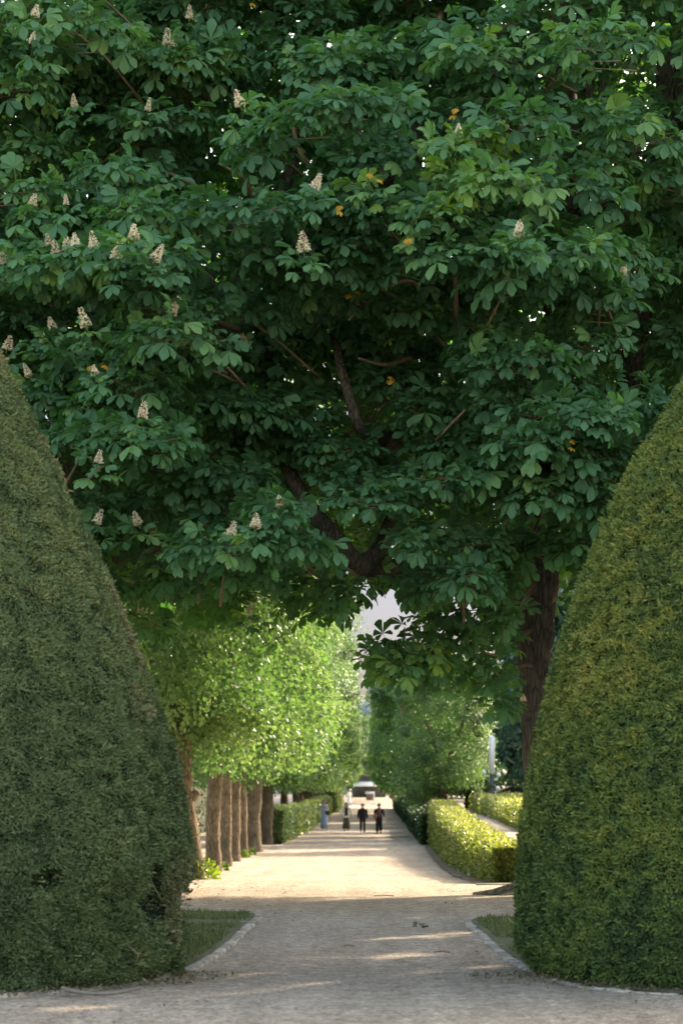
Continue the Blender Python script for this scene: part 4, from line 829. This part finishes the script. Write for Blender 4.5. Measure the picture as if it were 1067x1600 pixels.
# ------------------------------------------------------------------ people
M['hair'] = plain('dark_hair', (.02, .016, .013), .6, .2); M['hair_brown'] = plain('brown_hair', (.12, .06, .03), .6, .2); M['hair_blonde'] = plain('fair_hair', (.38, .25, .13), .6, .2)
def cloth(n, c): M[n] = plain(n, c, .85, .12, 20); return M[n]
cloth('c_blue', (.22, .28, .36)); cloth('c_cream', (.50, .49, .44)); cloth('c_olive', (.045, .045, .032)); cloth('c_black', (.015, .016, .02)); cloth('c_maroon', (.13, .06, .055)); cloth('c_white', (.72, .66, .60)); cloth('c_tan', (.35, .2, .12)); cloth('c_grey', (.25, .26, .24)); cloth('c_red', (.5, .12, .1))
def person(label, px, py, top, stride, hair, clothes, armL=None, armR=None, longhair=True, face=0, bodymat=None):
    d = depth_at(py); x = (px - VX) / F * d; H = (py - top) / F * d; k = H / 1.68
    t = thing('person', label, 'person', (x, d, float(gpath(d))), 'people walking on the avenue', face); t.scale = (k, k, k)
    s = stride; J = {}
    aL = armL or [(.18, .0, 1.37), (.235, .03, 1.11), (.24, -.07, .88)]; aR = armR or [(-.18, .0, 1.37), (-.235, .02, 1.11), (-.245, -.05, .87)]
    V = [(0, 0, .93), (0, .0, 1.1), (0, .01, 1.28), (0, .01, 1.40), (0, .0, 1.47), (0, -.02, 1.56), (0, -.01, 1.635)]
    Rr = [(.135, .10), (.115, .085), (.14, .095), (.10, .075), (.056, .052), (.088, .10), (.076, .088)]; E = [(i, i + 1) for i in range(6)]
    E.append((5, 7)); V.append((0, -.13, 1.545)); Rr.append((.018, .02))      # nose
    def chain(start, pts, rad):
        a = start
        for q, r in zip(pts, rad): V.append(q); Rr.append((r, r)); E.append((a, len(V) - 1)); a = len(V) - 1
        return a
    for sg, arm in ((1, aL), (-1, aR)):
        h = chain(3, arm, (.055, .042, .028)); w0 = np.array(arm[-1]); dv = nrm(w0 - np.array(arm[-2]))
        pm = chain(h, [tuple(w0 + dv * .06)], (.03,)); pr = np.array([0, 1., 0])
        for q, (off, ln) in enumerate(((-.03, .065), (-.01, .08), (.01, .075), (.03, .06))):
            b = w0 + dv * .085 + pr * off; chain(pm, [tuple(b), tuple(b + dv * ln * .6 + np.array([-sg * .008, 0, 0])), tuple(b + dv * ln + np.array([-sg * .02, 0, 0]))], (.009, .008, .007))
        chain(pm, [tuple(w0 + dv * .03 + np.array([-sg * .01, -.04, 0])), tuple(w0 + dv * .07 + np.array([-sg * .015, -.06, 0]))], (.010, .009))
    legs = {}
    for sg in (1, -1):
        f = s * sg; pts = [(sg * .085, 0, .86), (sg * .095, -.05 - .10 * f, .48), (sg * .095, .02 - .22 * f, .09 + (.06 if f < 0 else 0)), (sg * .10, -.13 - .22 * f, .035)]
        chain(0, pts, (.085, .055, .04, .034)); legs[sg] = pts
    me = bpy.data.meshes.new('body'); me.from_pydata(V, E, []); me.materials.append(M['skin']); b = link('body', me, t)
    md = b.modifiers.new('skin', 'SKIN'); me.skin_vertices[0].data[0].use_root = True
    for sv, r in zip(me.skin_vertices[0].data, Rr): sv.radius = r
    b.modifiers.new('smooth', 'SUBSURF').levels = 1; b.modifiers['smooth'].render_levels = 1
    for sg in (1, -1):
        e = MB(); e.ball((sg * .033, -.112, 1.572), (.012, .008, .008), 6); e.build('eye', M['hair'], b)
        e = MB(); e.ball((sg * .09, -.01, 1.56), (.012, .02, .032), 6); e.build('ear', M['skin'], b)
    e = MB(); e.ball((0, -.108, 1.508), (.024, .008, .007), 6); e.build('mouth', M['c_maroon'], b)
    hm = MB(); hm.ball((0, .025, 1.605), (.106, .118, .10), 12)
    if longhair:
        hm.loft([(0, .045, 1.62, .09, .07), (0, .055, 1.52, .105, .07), (0, .06, 1.42, .115, .06), (0, .07, 1.33, .09, .045)], n=12)
        for sg in (1, -1): hm.tube([(sg * .075, -.02, 1.62), (sg * .092, -.02, 1.52), (sg * .10, -.03, 1.38)], [.03, .033, .02], 6)
    hm.build('hair', hair, b, True)
    for item in clothes:
        kind, mt = item[0], item[1]; c = MB()
        if kind == 'dress': c.loft([(0, 0, .12, .23, .19), (0, -.01, .35, .215, .17), (0, 0, .7, .19, .15), (0, 0, .95, .165, .13), (0, 0, 1.08, .14, .11), (0, .01, 1.28, .165, .12), (0, .01, 1.40, .15, .10), (0, .01, 1.45, .08, .07)]); nm = 'dress'
        elif kind == 'skirt': c.loft([(0, .0, .16, .24, .19), (.01, 0, .5, .2, .16), (0, 0, .85, .165, .13), (0, 0, 1.06, .135, .105)]); nm = 'skirt'
        elif kind in ('jacket', 'shirt'):
            lo = .80 if kind == 'jacket' else .9; wd = 1.06 if kind == 'jacket' else 1.0
            c.loft([(0, 0, lo, .175 * wd, .13 * wd), (0, 0, 1.0, .165 * wd, .125 * wd), (0, .01, 1.2, .175 * wd, .125 * wd), (0, .01, 1.36, .172 * wd, .11), (0, .01, 1.43, .11, .08), (0, .01, 1.475, .062, .06)])
            for arm in (aL, aR): c.tube(spline([np.array(arm[0]) + np.array([0, 0, .01]), arm[1], np.array(arm[1]) * .12 + np.array(arm[2]) * .88], 4), np.linspace(.078, .052 if wd > 1 else .045, 9), 10)
            nm = kind
        elif kind == 'vest': c.loft([(0, -.03, .92, .12, .125), (0, -.03, 1.1, .12, .125), (0, -.03, 1.3, .115, .125), (0, -.02, 1.42, .08, .10)]); nm = 'waistcoat'
        elif kind == 'trousers':
            wd = item[2]
            for sg in (1, -1):
                L_ = legs[sg]; c.tube(spline([(sg * .075, 0, .98), L_[0], L_[1], (L_[2][0], L_[2][1], L_[2][2] + .05)], 4), np.linspace(.115, .058 * wd, 13), 10)
            c.loft([(0, 0, .84, .15, .12), (0, 0, .93, .165, .125), (0, 0, 1.04, .14, .11)]); nm = 'trousers'
        elif kind == 'bag':
            q = item[2]; c.box(q, (.09, .05, .12), 0, .02); c.tube(spline([(q[0], q[1], q[2] + .11), (q[0] * .6, -.14, 1.2), (-q[0] * .5, -.06, 1.45)], 4), .012, 5); nm = 'bag'
        elif kind == 'shades':
            for sg in (1, -1): c.ball((sg * .036, -.122, 1.572), (.03, .012, .022), 8)
            c.box((0, -.126, 1.58), (.02, .005, .005)); nm = 'sunglasses'
        c.build(nm, mt, t, True)
    for sg in (1, -1):
        c = MB(); L_ = legs[sg]; c.loft([(L_[3][0], (L_[3][1] + L_[2][1]) / 2 - .0, .005 + (.03 if stride * sg < 0 else 0), .045, .135), (L_[3][0], (L_[3][1] + L_[2][1]) / 2, .05 + (.03 if stride * sg < 0 else 0), .045, .13), (L_[2][0], L_[2][1] - .01, .10 + (.04 if stride * sg < 0 else 0), .036, .06)], n=10); c.build('shoe', clothes_shoe.get(label[:20], M['c_black']), t, True)
    return t
clothes_shoe = {}
def shoe(lab, m): clothes_shoe[lab[:20]] = m; return lab
person(shoe('person in a long pale blue dress holding a dark bag at the left', M['c_tan']), 506.5, 1297, 1250, .3, M['hair_brown'], [('dress', M['c_blue']), ('bag', M['c_olive'], (.17, -.15, .98))], armL=[(.18, 0, 1.37), (.25, -.02, 1.13), (.14, -.2, 1.12)])
person('person with loose brown hair in cream jacket and long dark skirt', 541, 1299, 1254, -.35, M['hair_brown'], [('skirt', M['c_olive']), ('jacket', M['c_cream']), ('vest', M['c_black'])], armL=[(.18, 0, 1.37), (.28, .03, 1.12), (.34, -.03, .9)], armR=[(-.18, 0, 1.37), (-.28, .0, 1.12), (-.36, -.05, .92)])
person(shoe('person with short dark hair in a black jacket, tight trousers and white trainers', M['c_white']), 566.5, 1304, 1256, .15, M['hair'], [('trousers', M['c_black'], .8), ('jacket', M['c_black'])], longhair=False)
person('person with sunglasses in black with a maroon top front and wide trousers', 592, 1303, 1256, -.25, M['hair'], [('trousers', M['c_black'], 1.5), ('shirt', M['c_black']), ('vest', M['c_maroon']), ('bag', M['c_tan'], (-.2, -.1, 1.0)), ('shades', M['c_black'])], armL=[(.18, 0, 1.37), (.25, .0, 1.12), (.3, -.12, .95)], longhair=False)
person('person in loose white clothes walking further off near the cross path', 546, 1258, 1233.5, .3, M['hair_blonde'], [('dress', M['c_white']), ('jacket', M['c_white'])], face=.5)
person('person in a red top standing behind the left hedge, head and shoulders showing', 513.5, 1262, 1234, .1, M['hair_brown'], [('trousers', M['c_black'], 1), ('shirt', M['c_red'])], longhair=False)
